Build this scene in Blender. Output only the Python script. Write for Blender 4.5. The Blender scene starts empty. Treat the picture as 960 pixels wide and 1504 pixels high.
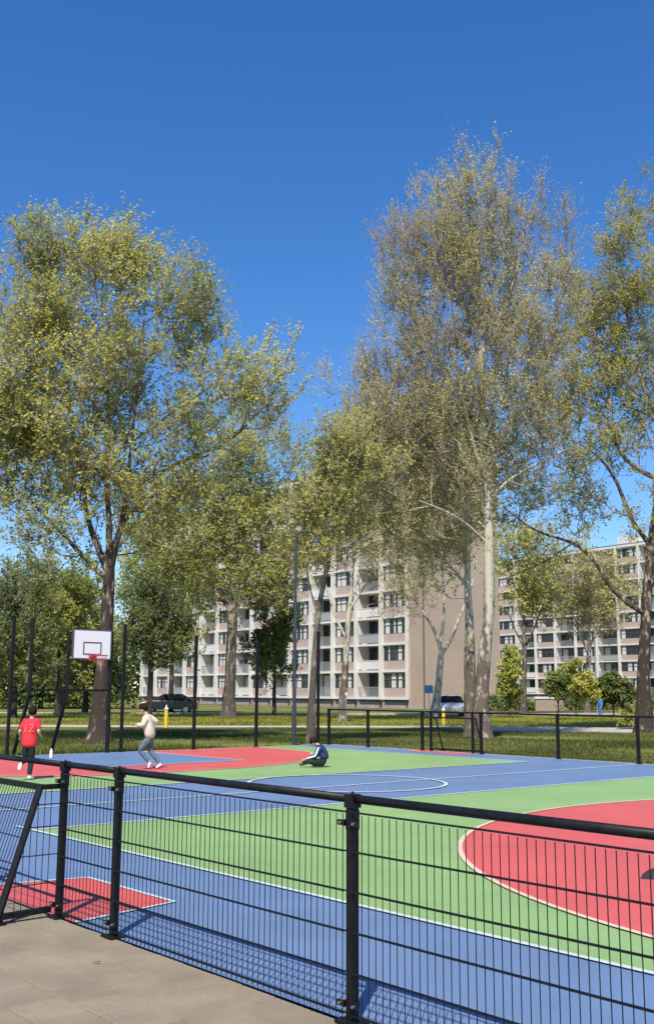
import bpy, math, random
import numpy as np
from mathutils import Vector, Matrix

# ------------------------------------------------------------------ camera, world, sun, exposure
SC = bpy.context.scene
COL = SC.collection
F, TH, RO, CH = 1531.3, 0.170808, 0.005046, 1.629      # focal (px of a 960x1504 frame), pitch, roll, eye height
AL = 0.861124                                           # court direction
ORG = np.array([0.13962, 5.57083])                      # foot of the near fence post
DU = np.array([math.cos(AL), -math.sin(AL)])            # along the near fence
DV = np.array([math.sin(AL), math.cos(AL)])             # across the court
cam = bpy.data.objects.new('camera', bpy.data.cameras.new('camera'))
COL.objects.link(cam)
cam.data.sensor_fit = 'VERTICAL'; cam.data.sensor_height = 36; cam.data.lens = F/1504*36
cam.data.clip_start = 0.05; cam.data.clip_end = 4000
fwd = Vector((0, math.cos(TH), math.sin(TH))); upv = Vector((0, -math.sin(TH), math.cos(TH)))
rt = Vector((math.cos(RO), 0, 0)) + upv*math.sin(RO)
up2 = Vector((-math.sin(RO), 0, 0)) + upv*math.cos(RO)
m = Matrix((rt, up2, -fwd)).transposed().to_4x4(); m.translation = Vector((0, 0, CH))
cam.matrix_world = m
SC.camera = cam
SUN_EL = math.radians(55.8)
sun_h = DU*0.62 - DV*0.78; sun_h = sun_h/np.linalg.norm(sun_h)
sd = Vector((sun_h[0]*math.cos(SUN_EL), sun_h[1]*math.cos(SUN_EL), math.sin(SUN_EL)))
W = bpy.data.worlds.new('World'); SC.world = W; W.use_nodes = True
nt = W.node_tree; nt.nodes.clear()
sky = nt.nodes.new('ShaderNodeTexSky'); sky.sky_type = 'NISHITA'; sky.sun_disc = False
sky.sun_elevation = SUN_EL; sky.sun_rotation = math.atan2(sd.x, sd.y)
sky.altitude = 0; sky.air_density = 1.0; sky.dust_density = 0.1; sky.ozone_density = 5.0
bg = nt.nodes.new('ShaderNodeBackground'); bg.inputs[1].default_value = 0.11
hs = nt.nodes.new('ShaderNodeHueSaturation'); hs.inputs['Saturation'].default_value = 1.25; hs.inputs['Value'].default_value = 1.2; hs.inputs['Hue'].default_value = .507
ow = nt.nodes.new('ShaderNodeOutputWorld')
nt.links.new(sky.outputs[0], hs.inputs['Color']); nt.links.new(hs.outputs[0], bg.inputs[0]); nt.links.new(bg.outputs[0], ow.inputs[0])
sl = bpy.data.lights.new('sun', 'SUN'); sl.energy = 5.0; sl.angle = math.radians(0.5); sl.color = (1, .925, .80)
so = bpy.data.objects.new('sun', sl); COL.objects.link(so); so.rotation_euler = sd.to_track_quat('Z', 'Y').to_euler()
SC.view_settings.view_transform = 'Standard'; SC.view_settings.look = 'None'
SC.view_settings.exposure = 0.4; SC.view_settings.gamma = 1.0

# ------------------------------------------------------------------ helpers
def CT(u, v, z=0.0):
    p = ORG + DU*u + DV*v
    return (float(p[0]), float(p[1]), z)

def at(px, py, Y):
    """world point at distance Y that the photograph shows at px, py"""
    a = (px-480)/F; b = -(py-752)/F
    X = a*math.cos(RO) - b*math.sin(RO); u = a*math.sin(RO) + b*math.cos(RO)
    y = math.cos(TH) - u*math.sin(TH); z = math.sin(TH) + u*math.cos(TH)
    return np.array([X*Y/y, Y, CH + z*Y/y])

class MB:
    def __init__(s): s.v = []; s.f = []; s.mi = []
    def add(s, vs, fs, mi=0):
        b = len(s.v); s.v += [tuple(map(float, p)) for p in vs]
        s.f += [tuple(b+i for i in q) for q in fs]; s.mi += [mi]*len(fs)
    def box(s, x0, x1, y0, y1, z0, z1, mi=0):
        s.add([(x0,y0,z0),(x1,y0,z0),(x1,y1,z0),(x0,y1,z0),(x0,y0,z1),(x1,y0,z1),(x1,y1,z1),(x0,y1,z1)],
              [(3,2,1,0),(4,5,6,7),(0,1,5,4),(1,2,6,5),(2,3,7,6),(3,0,4,7)], mi)
    def tube(s, p0, p1, r0, r1=None, n=8, cap=True, mi=0):
        r1 = r0 if r1 is None else r1
        p0 = Vector(p0); p1 = Vector(p1); d = (p1-p0).normalized()
        a = d.orthogonal().normalized(); b = d.cross(a)
        vs = []
        for p, r in ((p0, r0), (p1, r1)):
            for k in range(n):
                t = 2*math.pi*k/n + math.pi/n
                vs.append(p + (a*math.cos(t) + b*math.sin(t))*r)
        fs = [(k, (k+1) % n, n+(k+1) % n, n+k) for k in range(n)]
        if cap: fs += [tuple(reversed(range(n))), tuple(range(n, 2*n))]
        s.add(vs, fs, mi)
    def path(s, pts, r, n=8, mi=0):
        for a, b in zip(pts[:-1], pts[1:]): s.tube(a, b, r, r, n, True, mi)
    def bar(s, p0, p1, w, h=None, mi=0):
        """square bar, w across, h vertical-ish"""
        h = w if h is None else h
        p0 = Vector(p0); p1 = Vector(p1); d = (p1-p0).normalized()
        u = Vector((0, 0, 1)) if abs(d.z) < .95 else Vector((DV[0], DV[1], 0))
        a = d.cross(u).normalized(); b = a.cross(d).normalized()
        vs = [p + a*sx*w/2 + b*sy*h/2 for p in (p0, p1) for sx, sy in ((-1,-1),(1,-1),(1,1),(-1,1))]
        s.add(vs, [(3,2,1,0),(4,5,6,7),(0,1,5,4),(1,2,6,5),(2,3,7,6),(3,0,4,7)], mi)
    def build(s, name, mats, parent=None, smooth=False, bevel=0):
        me = bpy.data.meshes.new(name); me.from_pydata(s.v, [], s.f)
        if not isinstance(mats, (list, tuple)): mats = [mats]
        for mm in mats: me.materials.append(mm)
        if len(mats) > 1: me.polygons.foreach_set('material_index', s.mi)
        me.update()
        if smooth: me.shade_smooth()
        o = bpy.data.objects.new(name, me); COL.objects.link(o)
        if parent: o.parent = parent
        if bevel:
            b = o.modifiers.new('bevel', 'BEVEL'); b.width = bevel; b.segments = 2; b.limit_method = 'ANGLE'
        return o

def inst(o, name=None, parent=None, loc=None, rot=None):
    c = o.copy(); COL.objects.link(c)
    if parent is not None: c.parent = parent
    if loc is not None: c.location = loc
    if rot is not None: c.rotation_euler = rot
    return c
def empty(name, loc=(0,0,0), rz=0, parent=None):
    o = bpy.data.objects.new(name, None); COL.objects.link(o); o.location = loc; o.rotation_euler = (0, 0, rz)
    o.empty_display_size = .2
    if parent: o.parent = parent
    return o
def tag(o, label=None, cat=None, group=None, kind=None):
    if label: o['label'] = label
    if cat: o['category'] = cat
    if group: o['group'] = group
    if kind: o['kind'] = kind
    return o
def copy_tree(o, parent=None):
    c = o.copy(); COL.objects.link(c)
    if parent: c.parent = parent
    for ch in list(o.children): copy_tree(ch, c)
    return c

def mat(name, col, rough=.6, metal=0, var=0.0, vscale=5, bump=0, bscale=60, spec=.5, coat=0, detail=4):
    m = bpy.data.materials.new(name); m.use_nodes = True
    n = m.node_tree.nodes; L = m.node_tree.links; b = n['Principled BSDF']
    b.inputs['Base Color'].default_value = (*col, 1); b.inputs['Roughness'].default_value = rough
    b.inputs['Metallic'].default_value = metal; b.inputs['Specular IOR Level'].default_value = spec
    if var or bump:
        tc = n.new('ShaderNodeTexCoord')
    if var:
        no = n.new('ShaderNodeTexNoise'); no.inputs['Scale'].default_value = vscale; no.inputs['Detail'].default_value = detail
        L.new(tc.outputs['Object'], no.inputs['Vector'])
        cr = n.new('ShaderNodeValToRGB')
        cr.color_ramp.elements[0].position = .3; cr.color_ramp.elements[1].position = .7
        cr.color_ramp.elements[0].color = (*[c*(1-var) for c in col], 1)
        cr.color_ramp.elements[1].color = (*[min(1, c*(1+var)) for c in col], 1)
        L.new(no.outputs['Fac'], cr.inputs[0]); L.new(cr.outputs[0], b.inputs['Base Color'])
    if bump:
        n2 = n.new('ShaderNodeTexNoise'); n2.inputs['Scale'].default_value = bscale; n2.inputs['Detail'].default_value = 3
        L.new(tc.outputs['Object'], n2.inputs['Vector'])
        bp = n.new('ShaderNodeBump'); bp.inputs['Strength'].default_value = bump; bp.inputs['Distance'].default_value = .01
        L.new(n2.outputs['Fac'], bp.inputs['Height']); L.new(bp.outputs[0], b.inputs['Normal'])
    return m

def court_mat(name, col):
    """acrylic paint on asphalt: fine grain, broad wear, scuffs"""
    m = bpy.data.materials.new(name); m.use_nodes = True
    n = m.node_tree.nodes; L = m.node_tree.links; b = n['Principled BSDF']
    tc = n.new('ShaderNodeTexCoord')
    big = n.new('ShaderNodeTexNoise'); big.inputs['Scale'].default_value = .55; big.inputs['Detail'].default_value = 6; big.inputs['Roughness'].default_value = .65
    fine = n.new('ShaderNodeTexNoise'); fine.inputs['Scale'].default_value = 120; fine.inputs['Detail'].default_value = 3
    for t in (big, fine): L.new(tc.outputs['Object'], t.inputs['Vector'])
    m1 = n.new('ShaderNodeMapRange'); m1.inputs[1].default_value = .3; m1.inputs[2].default_value = .7; m1.inputs[3].default_value = .88; m1.inputs[4].default_value = 1.1
    m2 = n.new('ShaderNodeMapRange'); m2.inputs[1].default_value = .3; m2.inputs[2].default_value = .7; m2.inputs[3].default_value = .82; m2.inputs[4].default_value = 1.16
    L.new(big.outputs['Fac'], m1.inputs[0]); L.new(fine.outputs['Fac'], m2.inputs[0])
    mu = n.new('ShaderNodeMath'); mu.operation = 'MULTIPLY'; L.new(m1.outputs[0], mu.inputs[0]); L.new(m2.outputs[0], mu.inputs[1])
    mx = n.new('ShaderNodeVectorMath'); mx.operation = 'SCALE'; mx.inputs[0].default_value = col; L.new(mu.outputs[0], mx.inputs['Scale'])
    st = n.new('ShaderNodeTexNoise'); st.inputs['Scale'].default_value = 1.7; st.inputs['Detail'].default_value = 9; st.inputs['Roughness'].default_value = .75; L.new(tc.outputs['Object'], st.inputs['Vector'])
    sr = n.new('ShaderNodeMapRange'); sr.inputs[1].default_value = .56; sr.inputs[2].default_value = .76; sr.inputs[3].default_value = 0; sr.inputs[4].default_value = .42; L.new(st.outputs[0], sr.inputs[0])
    dm = n.new('ShaderNodeMixRGB'); dm.inputs[2].default_value = (.24, .235, .22, 1); L.new(sr.outputs[0], dm.inputs[0]); L.new(mx.outputs[0], dm.inputs[1])
    L.new(dm.outputs[0], b.inputs['Base Color'])
    b.inputs['Roughness'].default_value = .5; b.inputs['Specular IOR Level'].default_value = .5
    bp = n.new('ShaderNodeBump'); bp.inputs['Strength'].default_value = .35; bp.inputs['Distance'].default_value = .004
    L.new(fine.outputs['Fac'], bp.inputs['Height']); L.new(bp.outputs[0], b.inputs['Normal'])
    return m

M = {}
M['blue'] = court_mat('court blue paint', (.12, .192, .34))
M['green'] = court_mat('court green paint', (.225, .365, .135))
M['red'] = court_mat('court red paint', (.55, .092, .085))
M['line'] = court_mat('court white line paint', (.50, .58, .57))
M['asphalt'] = mat('asphalt', (.13, .125, .12), .9, var=.2, vscale=3, bump=.4)
M['tile'] = None
M['black'] = mat('black powder coated steel', (.0075, .0075, .009), .5, var=.55, vscale=22, spec=.25, detail=8)
M['galv'] = mat('galvanised bolt', (.5, .5, .5), .35, .9)
M['white'] = mat('white painted concrete', (.66, .635, .59), .7, var=.07, vscale=.8)
M['whitep'] = mat('white board', (.74, .74, .76), .4)
M['darkline'] = mat('dark grey paint', (.08, .09, .1), .5)
M['rim'] = mat('red steel rim', (.55, .05, .06), .4)
M['spandrel'] = mat('pink beige cladding', (.45, .345, .30), .8, var=.06, vscale=2)
M['brickbase'] = mat('grey brown base wall', (.34, .28, .25), .9, var=.15, vscale=1.5)
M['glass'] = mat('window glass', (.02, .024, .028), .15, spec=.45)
M['carglass'] = mat('car glass', (.012, .013, .014), .35, spec=.08)
M['frame'] = mat('window frame', (.55, .54, .52), .5)
M['dframe'] = mat('dark window frame', (.05, .05, .055), .5)
M['curtain'] = mat('curtain', (.6, .58, .55), .9, var=.15, vscale=8)
M['wframe'] = mat('dark grey window frame', (.10, .095, .09), .5)
M['railgrey'] = mat('grey balcony panel', (.33, .33, .34), .6)
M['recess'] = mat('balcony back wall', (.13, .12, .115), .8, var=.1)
M['roofm'] = mat('roof felt', (.12, .12, .12), .9)
M['yellow'] = mat('yellow paint', (.75, .52, .02), .5, var=.1)
M['cloudgrey'] = mat('lamp post paint', (.035, .045, .06), .5, var=.2)
M['pathm'] = mat('pale path paving', (.42, .38, .33), .9, var=.15, vscale=1.2, bump=.3)
M['roadm'] = mat('road asphalt', (.10, .10, .10), .9, var=.2, vscale=1)
M['kerb'] = mat('kerb concrete', (.42, .40, .37), .9, var=.12)

# brick gable
def brick_mat(name, c1, c2, mortar, sc=1.0):
    m = bpy.data.materials.new(name); m.use_nodes = True
    n = m.node_tree.nodes; L = m.node_tree.links; b = n['Principled BSDF']; b.inputs['Roughness'].default_value = .9
    tc = n.new('ShaderNodeTexCoord'); mp = n.new('ShaderNodeMapping'); mp.inputs['Rotation'].default_value = (math.pi/2, 0, 0)
    se = n.new('ShaderNodeSeparateXYZ'); co = n.new('ShaderNodeCombineXYZ'); ad = n.new('ShaderNodeMath')
    L.new(tc.outputs['Object'], se.inputs[0]); L.new(se.outputs[0], ad.inputs[0]); L.new(se.outputs[1], ad.inputs[1])
    L.new(ad.outputs[0], co.inputs[0]); L.new(se.outputs[2], co.inputs[1])
    br = n.new('ShaderNodeTexBrick'); br.inputs['Scale'].default_value = sc
    br.inputs['Color1'].default_value = (*c1, 1); br.inputs['Color2'].default_value = (*c2, 1); br.inputs['Mortar'].default_value = (*mortar, 1)
    br.inputs['Brick Width'].default_value = .24; br.inputs['Row Height'].default_value = .08; br.inputs['Mortar Size'].default_value = .008
    L.new(co.outputs[0], br.inputs['Vector'])
    no = n.new('ShaderNodeTexNoise'); no.inputs['Scale'].default_value = .35; no.inputs['Detail'].default_value = 5
    L.new(tc.outputs['Object'], no.inputs['Vector'])
    mr = n.new('ShaderNodeMapRange'); mr.inputs[3].default_value = .82; mr.inputs[4].default_value = 1.15; L.new(no.outputs[0], mr.inputs[0])
    vs = n.new('ShaderNodeVectorMath'); vs.operation = 'SCALE'; L.new(br.outputs[0], vs.inputs[0]); L.new(mr.outputs[0], vs.inputs['Scale'])
    L.new(vs.outputs[0], b.inputs['Base Color'])
    return m
M['gable'] = brick_mat('gable brick', (.47, .35, .265), (.41, .30, .225), (.42, .36, .30))
M['lowwall'] = brick_mat('garden brick', (.34, .25, .19), (.28, .2, .15), (.35, .3, .26))

def sheet(name, pts, z, m_, parent=None, kind='structure', thick=0.0):
    mb = MB(); n = len(pts)
    mb.add([(p[0], p[1], z) for p in pts], [tuple(range(n))])
    o = mb.build(name, m_, parent)
    # make the face point up
    if o.data.polygons[0].normal.z < 0: o.data.flip_normals()
    if kind and parent is None: o['kind'] = kind
    return o
def uv(pts): return [CT(u, v)[:2] for u, v in pts]

# ------------------------------------------------------------------ ground
def ground_mat():
    m = bpy.data.materials.new('meadow ground'); m.use_nodes = True
    n = m.node_tree.nodes; L = m.node_tree.links; b = n['Principled BSDF']; b.inputs['Roughness'].default_value = .95
    b.inputs['Specular IOR Level'].default_value = .1
    tc = n.new('ShaderNodeTexCoord')
    a = n.new('ShaderNodeTexNoise'); a.inputs['Scale'].default_value = .22; a.inputs['Detail'].default_value = 5
    c = n.new('ShaderNodeTexNoise'); c.inputs['Scale'].default_value = 6; c.inputs['Detail'].default_value = 6; c.inputs['Roughness'].default_value = .7
    for t in (a, c): L.new(tc.outputs['Object'], t.inputs['Vector'])
    r1 = n.new('ShaderNodeValToRGB'); e = r1.color_ramp.elements
    e[0].position = .35; e[0].color = (.10, .11, .028, 1); e[1].position = .62; e[1].color = (.18, .185, .05, 1)
    e2 = e.new(.78); e2.color = (.27, .23, .11, 1)
    L.new(a.outputs[0], r1.inputs[0])
    mr = n.new('ShaderNodeMapRange'); mr.inputs[1].default_value = .3; mr.inputs[2].default_value = .7; mr.inputs[3].default_value = .6; mr.inputs[4].default_value = 1.3
    L.new(c.outputs[0], mr.inputs[0])
    vs = n.new('ShaderNodeVectorMath'); vs.operation = 'SCALE'; L.new(r1.outputs[0], vs.inputs[0]); L.new(mr.outputs[0], vs.inputs['Scale'])
    L.new(vs.outputs[0], b.inputs['Base Color'])
    bp = n.new('ShaderNodeBump'); bp.inputs['Strength'].default_value = .6; bp.inputs['Distance'].default_value = .05
    L.new(c.outputs[0], bp.inputs['Height']); L.new(bp.outputs[0], b.inputs['Normal'])
    return m
M['ground'] = ground_mat()
sheet('grass_ground', [(-1500, -200), (1500, -200), (1500, 2500), (-1500, 2500)], -.03, M['ground'])
# foot path across the grass behind the court
sheet('path', [(-60, 48.2), (-8, 49.2), (4, 50.5), (9, 45.6), (16, 44.5), (30, 45.5), (70, 50), (70, 54), (30, 51.5), (14, 52.3), (4, 53.2), (-8, 51.6), (-60, 51.2)], -.022, M['pathm'])
sheet('road', [(-90, 73), (-20, 75.5), (12, 80), (40, 92), (90, 118), (90, 126), (40, 100), (12, 88), (-20, 82.5), (-90, 80)], -.022, M['roadm'])
mb = MB()
kp = [(-90, 72.8), (-20, 75.3), (12, 79.8), (40, 91.8), (90, 117.8)]
for a, b in zip(kp[:-1], kp[1:]): mb.bar((a[0], a[1], .04), (b[0], b[1], .04), .2, .14)
k = mb.build('kerb', M['kerb']); k['kind'] = 'structure'

# ------------------------------------------------------------------ court
sheet('court_blue_surface', uv([(-21.25, 0), (1.6, 0), (1.6, 18.2), (-21.25, 18.2)]), 0.0, M['blue'])
# concrete apron edge round the far sides
mb = MB()
for a, b in (((-21.3, 18.24), (12, 18.24)), ((-21.3, 0), (-21.3, 18.24))):
    p, q = CT(*a), CT(*b); mb.bar((p[0], p[1], -.03), (q[0], q[1], -.03), .08, .07)
k = mb.build('court_edging', M['kerb']); k['kind'] = 'structure'
sheet('court_blue_surface', uv([(1.6, 0), (12, 0), (12, 18.2), (1.6, 18.2)]), 0.0, M['blue'])

def crm(P, n=6):
    P = [np.array(p, float) for p in P]; P = [2*P[0]-P[1]] + P + [2*P[-1]-P[-2]]; out = []
    for i in range(1, len(P)-2):
        for k in range(n):
            t = k/n; a, b, c, d = P[i-1:i+3]
            out.append(.5*((2*b)+(-a+c)*t+(2*a-5*b+4*c-d)*t*t+(-a+3*b-3*c+d)*t**3))
    out.append(P[-2]); return [tuple(x) for x in out]
def line_strip(name, pts, w=.06, z=.012, m_=None):
    mb = MB(); P = [np.array(p, float) for p in pts]; V = []
    for i, p in enumerate(P):
        a = P[max(0, i-1)]; b = P[min(len(P)-1, i+1)]; t = (b-a)/np.linalg.norm(b-a); nn = np.array([-t[1], t[0]])
        for s in (-1, 1):
            q = p + nn*s*w/2; V.append(CT(q[0], q[1], z))
    mb.add(V, [(2*i, 2*i+2, 2*i+3, 2*i+1) for i in range(len(P)-1)])
    o = mb.build(name, m_ or M['line']); o['kind'] = 'structure'
    if o.data.polygons[0].normal.z < 0: o.data.flip_normals()
    return o
# green fields either side of the blue centre band
V0, V1 = 1.96, 16.6
greens = [[(-7.78, V0), (10.5, V0), (10.5, V1), (-7.78, V1)], [(-12.14, V0), (-12.14, V1), (-21.2, V1), (-21.2, V0)]]
for g in greens:
    sheet('court_green_field', uv(g), .004, M['green'])
line_strip('court_line', [(-8.25, V0), (10.5, V0)], .056)
line_strip('court_line', [(-7.78, V0+.036), (-7.78, V1-.036)], .056)
line_strip('court_line', [(-7.78, V1), (10.5, V1)], .056)
line_strip('court_line', [(-12.14, V0-.036), (-12.14, V1+.036)], .056)
line_strip('court_line', [(-12.176, V0), (-21.2, V0)], .056)
line_strip('court_line', [(-12.176, V1), (-21.2, V1)], .056)
line_strip('court_line', [(-9.97, .1), (-9.97, 17.9)], .056)
line_strip('court_line', [(-10.35+1.78*math.cos(t), 9.22+1.78*math.sin(t)) for t in np.linspace(0, 2*math.pi, 65)], .07, .0165)
# red scoring zones
rc, rr, rv = 1.33, 6.73, 9.35
arc = [(rc+rr*math.cos(t), rv+rr*math.sin(t)) for t in np.linspace(math.pi/2, 3*math.pi/2, 61)]
sheet('court_red_zone', uv([(1.34, rv+rr)] + arc + [(1.34, rv-rr)]), .008, M['red'])
line_strip('court_line', [(1.34, rv+rr)] + arc + [(1.34, rv-rr)], .055, .0165, court_mat('cream line paint', (.62, .48, .38)))
larc = crm([(-21.2,15.25),(-19.7,15.2),(-18.4,14.95),(-17.05,14.0),(-15.95,12.95),(-15.2,11.95),(-14.75,10.9),(-14.55,9.9),(-14.47,8.9),(-14.46,7.8),(-14.5,6.7),(-14.66,6.0),(-15.0,5.4),(-15.5,4.8),(-16.3,4.1),(-17.5,3.6),(-19,3.3),(-21.2,3.2)])
sheet('court_red_zone', uv(larc), .008, M['red'])
line_strip('court_line', larc, .05, .0165, court_mat('pale line paint', (.60, .46, .37)))
sheet('court_blue_key', uv([(-21.2, 7.75), (-16.4, 7.75), (-16.4, 11.35), (-21.2, 11.35)]), .012, M['blue'])
line_strip('court_line', [(-21.2, 7.75), (-16.4, 7.75), (-16.4, 11.35), (-21.2, 11.35)], .07, .0205)
line_strip('court_line', [(-16.4, 7.75), (-16.4, 11.35)], .07, .0212)
sheet('court_red_goal_zone', uv([(-4.75, 0.003), (-2.98, 0.003), (-3.14, .93), (-4.52, .93)]), .004, M['red'])
line_strip('court_line', [(-4.72, .0), (-4.52, .945), (-3.12, .945), (-2.94, 0)], .045, .009)
sheet('court_red_goal_zone', uv([(-17.2, 18.19), (-15.0, 18.19), (-15.2, 17.5), (-17.15, 17.5)]), .004, M['red'])
line_strip('court_line', [(-17.2, 18.19), (-17.15, 17.48), (-15.2, 17.48), (-15.0, 18.19)], .05, .009)

# paving of loose concrete tiles on the near side of the fence
def tile_mat():
    m = bpy.data.materials.new('concrete paving tile'); m.use_nodes = True
    n = m.node_tree.nodes; L = m.node_tree.links; b = n['Principled BSDF']; b.inputs['Roughness'].default_value = .9
    b.inputs['Specular IOR Level'].default_value = .25
    oi = n.new('ShaderNodeObjectInfo'); ge = n.new('ShaderNodeNewGeometry')
    f = n.new('ShaderNodeTexNoise'); f.inputs['Scale'].default_value = 170; f.inputs['Detail'].default_value = 4
    g = n.new('ShaderNodeTexNoise'); g.inputs['Scale'].default_value = 2.6; g.inputs['Detail'].default_value = 5
    L.new(ge.outputs['Position'], f.inputs['Vector']); L.new(ge.outputs['Position'], g.inputs['Vector'])
    r = n.new('ShaderNodeValToRGB'); e = r.color_ramp.elements
    e[0].position = .0; e[0].color = (.215, .178, .127, 1); e[1].position = 1; e[1].color = (.25, .208, .15, 1)
    L.new(oi.outputs['Random'], r.inputs[0])
    a = n.new('ShaderNodeMapRange'); a.inputs[1].default_value = .3; a.inputs[2].default_value = .7; a.inputs[3].default_value = .72; a.inputs[4].default_value = 1.26; L.new(f.outputs[0], a.inputs[0])
    c = n.new('ShaderNodeMapRange'); c.inputs[1].default_value = .3; c.inputs[2].default_value = .7; c.inputs[3].default_value = .84; c.inputs[4].default_value = 1.12; L.new(g.outputs[0], c.inputs[0])
    mu = n.new('ShaderNodeMath'); mu.operation = 'MULTIPLY'; L.new(a.outputs[0], mu.inputs[0]); L.new(c.outputs[0], mu.inputs[1])
    vs = n.new('ShaderNodeVectorMath'); vs.operation = 'SCALE'; L.new(r.outputs[0], vs.inputs[0]); L.new(mu.outputs[0], vs.inputs['Scale'])
    L.new(vs.outputs[0], b.inputs['Base Color'])
    bp = n.new('ShaderNodeBump'); bp.inputs['Strength'].default_value = .5; bp.inputs['Distance'].default_value = .003
    L.new(f.outputs[0], bp.inputs['Height']); L.new(bp.outputs[0], b.inputs['Normal'])
    return m
M['tile'] = tile_mat()
M['joint'] = mat('sand filled joint', (.13, .115, .085), .95, var=.2, vscale=30)
pav = MB(); w_ = .30
pav.box(-7.8, 7.2, -8.0, -.003, -.05, -.010)
pavo = pav.build('paving', M['joint']); pavo.location = (ORG[0], ORG[1], 0); pavo.rotation_euler = (0, 0, -AL); pavo['kind'] = 'structure'
tb = MB(); g = .002; t0 = .004
tb.add([(g,g,-.045),(w_-g,g,-.045),(w_-g,w_-g,-.045),(g,w_-g,-.045),(g,g,-t0),(w_-g,g,-t0),(w_-g,w_-g,-t0),(g,w_-g,-t0),
        (g+t0,g+t0,0),(w_-g-t0,g+t0,0),(w_-g-t0,w_-g-t0,0),(g+t0,w_-g-t0,0)],
       [(0,1,5,4),(1,2,6,5),(2,3,7,6),(3,0,4,7),(4,5,9,8),(5,6,10,9),(6,7,11,10),(7,4,8,11),(8,9,10,11)])
t0o = tb.build('tile', M['tile'], pavo)
rnd = random.Random(4); first = True
far_t = MB()
for j in range(26):
    for i in range(-24, 23):
        x = i*w_ + (w_/2 if j % 2 else 0); y = -.007 - (j+1)*w_
        near = -4.0 < x < 1.0 and j < 11 and (x + .2 < 1.2 - j*.06)
        dz = -.004 + rnd.uniform(-.0016, .0016)
        if near:
            if first: o = t0o; first = False
            else: o = inst(t0o, parent=pavo)
            o.location = (x, y, dz); o.rotation_euler = (rnd.uniform(-.004, .004), rnd.uniform(-.004, .004), 0)
        else:
            far_t.add([(x+g, y+g, dz), (x+w_-g, y+g, dz), (x+w_-g, y+w_-g, dz), (x+g, y+w_-g, dz)], [(0, 1, 2, 3)])
ft = far_t.build('tile_field', M['tile'], pavo); ft['kind'] = 'stuff'

# ------------------------------------------------------------------ near fence: posts, rail, welded mesh, recessed small goals
FZ = 1.085          # rail centre height
def court_empty(name, u, v, rz=0): return empty(name, CT(u, v), -AL + rz)
post_mb = MB()
post_mb.box(-.033, .033, -.033, .033, 0, FZ-.02)
def make_post(parent, x, y=0, h=None):
    mb = MB(); H_ = h or FZ-.015
    mb.box(-.024, .024, -.024, .024, .012, H_)
    mb.box(-.0265, .0265, -.0265, .0265, H_-.14, H_-.04)
    o = mb.build('post', M['black'], parent, bevel=.004); o.location = (x, y, 0)
    b = MB(); b.box(-.07, .07, -.06, .06, 0, .012)
    b.build('base_plate', M['black'], o)
    c = MB(); c.box(-.034, .034, -.031, .031, FZ-.045, FZ+.024); c.tube((0, 0, FZ+.02), (0, 0, FZ+.036), .010, .007, 8)
    c.build('rail_clamp', M['black'], o, bevel=.01)
    for zz in (.965, .09):
        for sx in (-1, 1):
            c = MB(); c.box(*sorted((sx*.022, sx*.075)), -.040, -.024, zz-.013, zz+.013); c.box(*sorted((sx*.022, sx*.034)), -.038, .018, zz-.016, zz+.016)
            cl = c.build('mesh_clip', M['black'], o)
            c = MB(); c.tube((sx*.05, -.040, zz), (sx*.05, -.049, zz), .0075, .0075, 6)
            c.build('bolt', M['galv'], o)
    return o
vw = MB(); vw.tube((0, 0, .012), (0, 0, 1.01), .0026, n=6)
vwm = None; hw_cache = {}
def wire_panel(parent, x0, x1, zs, y=-.027, pitch=.05, ztop=None, zbot=.012, name='mesh_panel', single=True):
    """welded panel between x0 and x1 in the local xz plane: each upright wire is an object"""
    global vwm
    p = empty(name, (x0, y, 0), 0, parent)
    L_ = x1-x0; n = int(round(L_/pitch)); off = (L_-(n-1)*pitch)/2
    hm = MB(); hm.tube((0, 0, 0), (L_, 0, 0), .0038, n=6)
    h = None
    for z in zs:
        for dy in (-.0075, .0075):
            if h is None: h = hm.build('cross_wire', M['black'], p); o = h
            else: o = inst(h, parent=p)
            o.location = (0, dy, z)
    if vwm is None: vwm = vw.build('upright_wire', M['black'], p); fst = True
    else: fst = False
    for k in range(n):
        o = vwm if (fst and k == 0) else inst(vwm, parent=p)
        o.parent = p; o.location = (off + k*pitch, 0, 0)
    return p
ZS = [.055, .245, .445, .645, .845, 1.005]
ZS = [.045 + .195*k for k in range(6)]
fe = court_empty('near_court_fence', 0, 0)
tag(fe, 'low black welded mesh fence with round top rail between tile paving and painted court', 'fence')
XA, XB, XC, XD, XE = -3.19, -2.39, 0.0, 2.40, 4.80
XG, XH = -4.72, -7.1
for x in (XH, XG, XA, XB, XC, XD, XE): make_post(fe, x)
for a, b in ((XH, XG), (XG, XA), (XA, XB), (XB, XC), (XC, XD), (XD, XE)):
    mb = MB(); mb.tube((a, 0, FZ), (b, 0, FZ), .0225, n=20)
    o = mb.build('top_rail', M['black'], fe, smooth=True)
for a, b in ((XA, XB), (XB, XC), (XC, XD), (XD, XE)):
    wire_panel(fe, a+.026, b-.026, ZS)
# joined panels beyond the frame
def plain_mesh(x0, x1, z0, z1, y=0, pitch=.05, hz=.195, r=.003):
    mb = MB(); n = int((x1-x0)/pitch)
    for k in range(n+1):
        x = x0+(x1-x0)*k/n; mb.tube((x, y, z0), (x, y, z1), r, n=4, cap=False)
    z = z0+.03
    while z < z1+.01:
        mb.tube((x0, y-.006, z), (x1, y-.006, z), r*1.35, n=4, cap=False); z += hz
    return mb
plain_mesh(XH+.036, XG-.036, .012, 1.01, -.033).build('mesh_panel_far', M['black'], fe)

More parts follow.
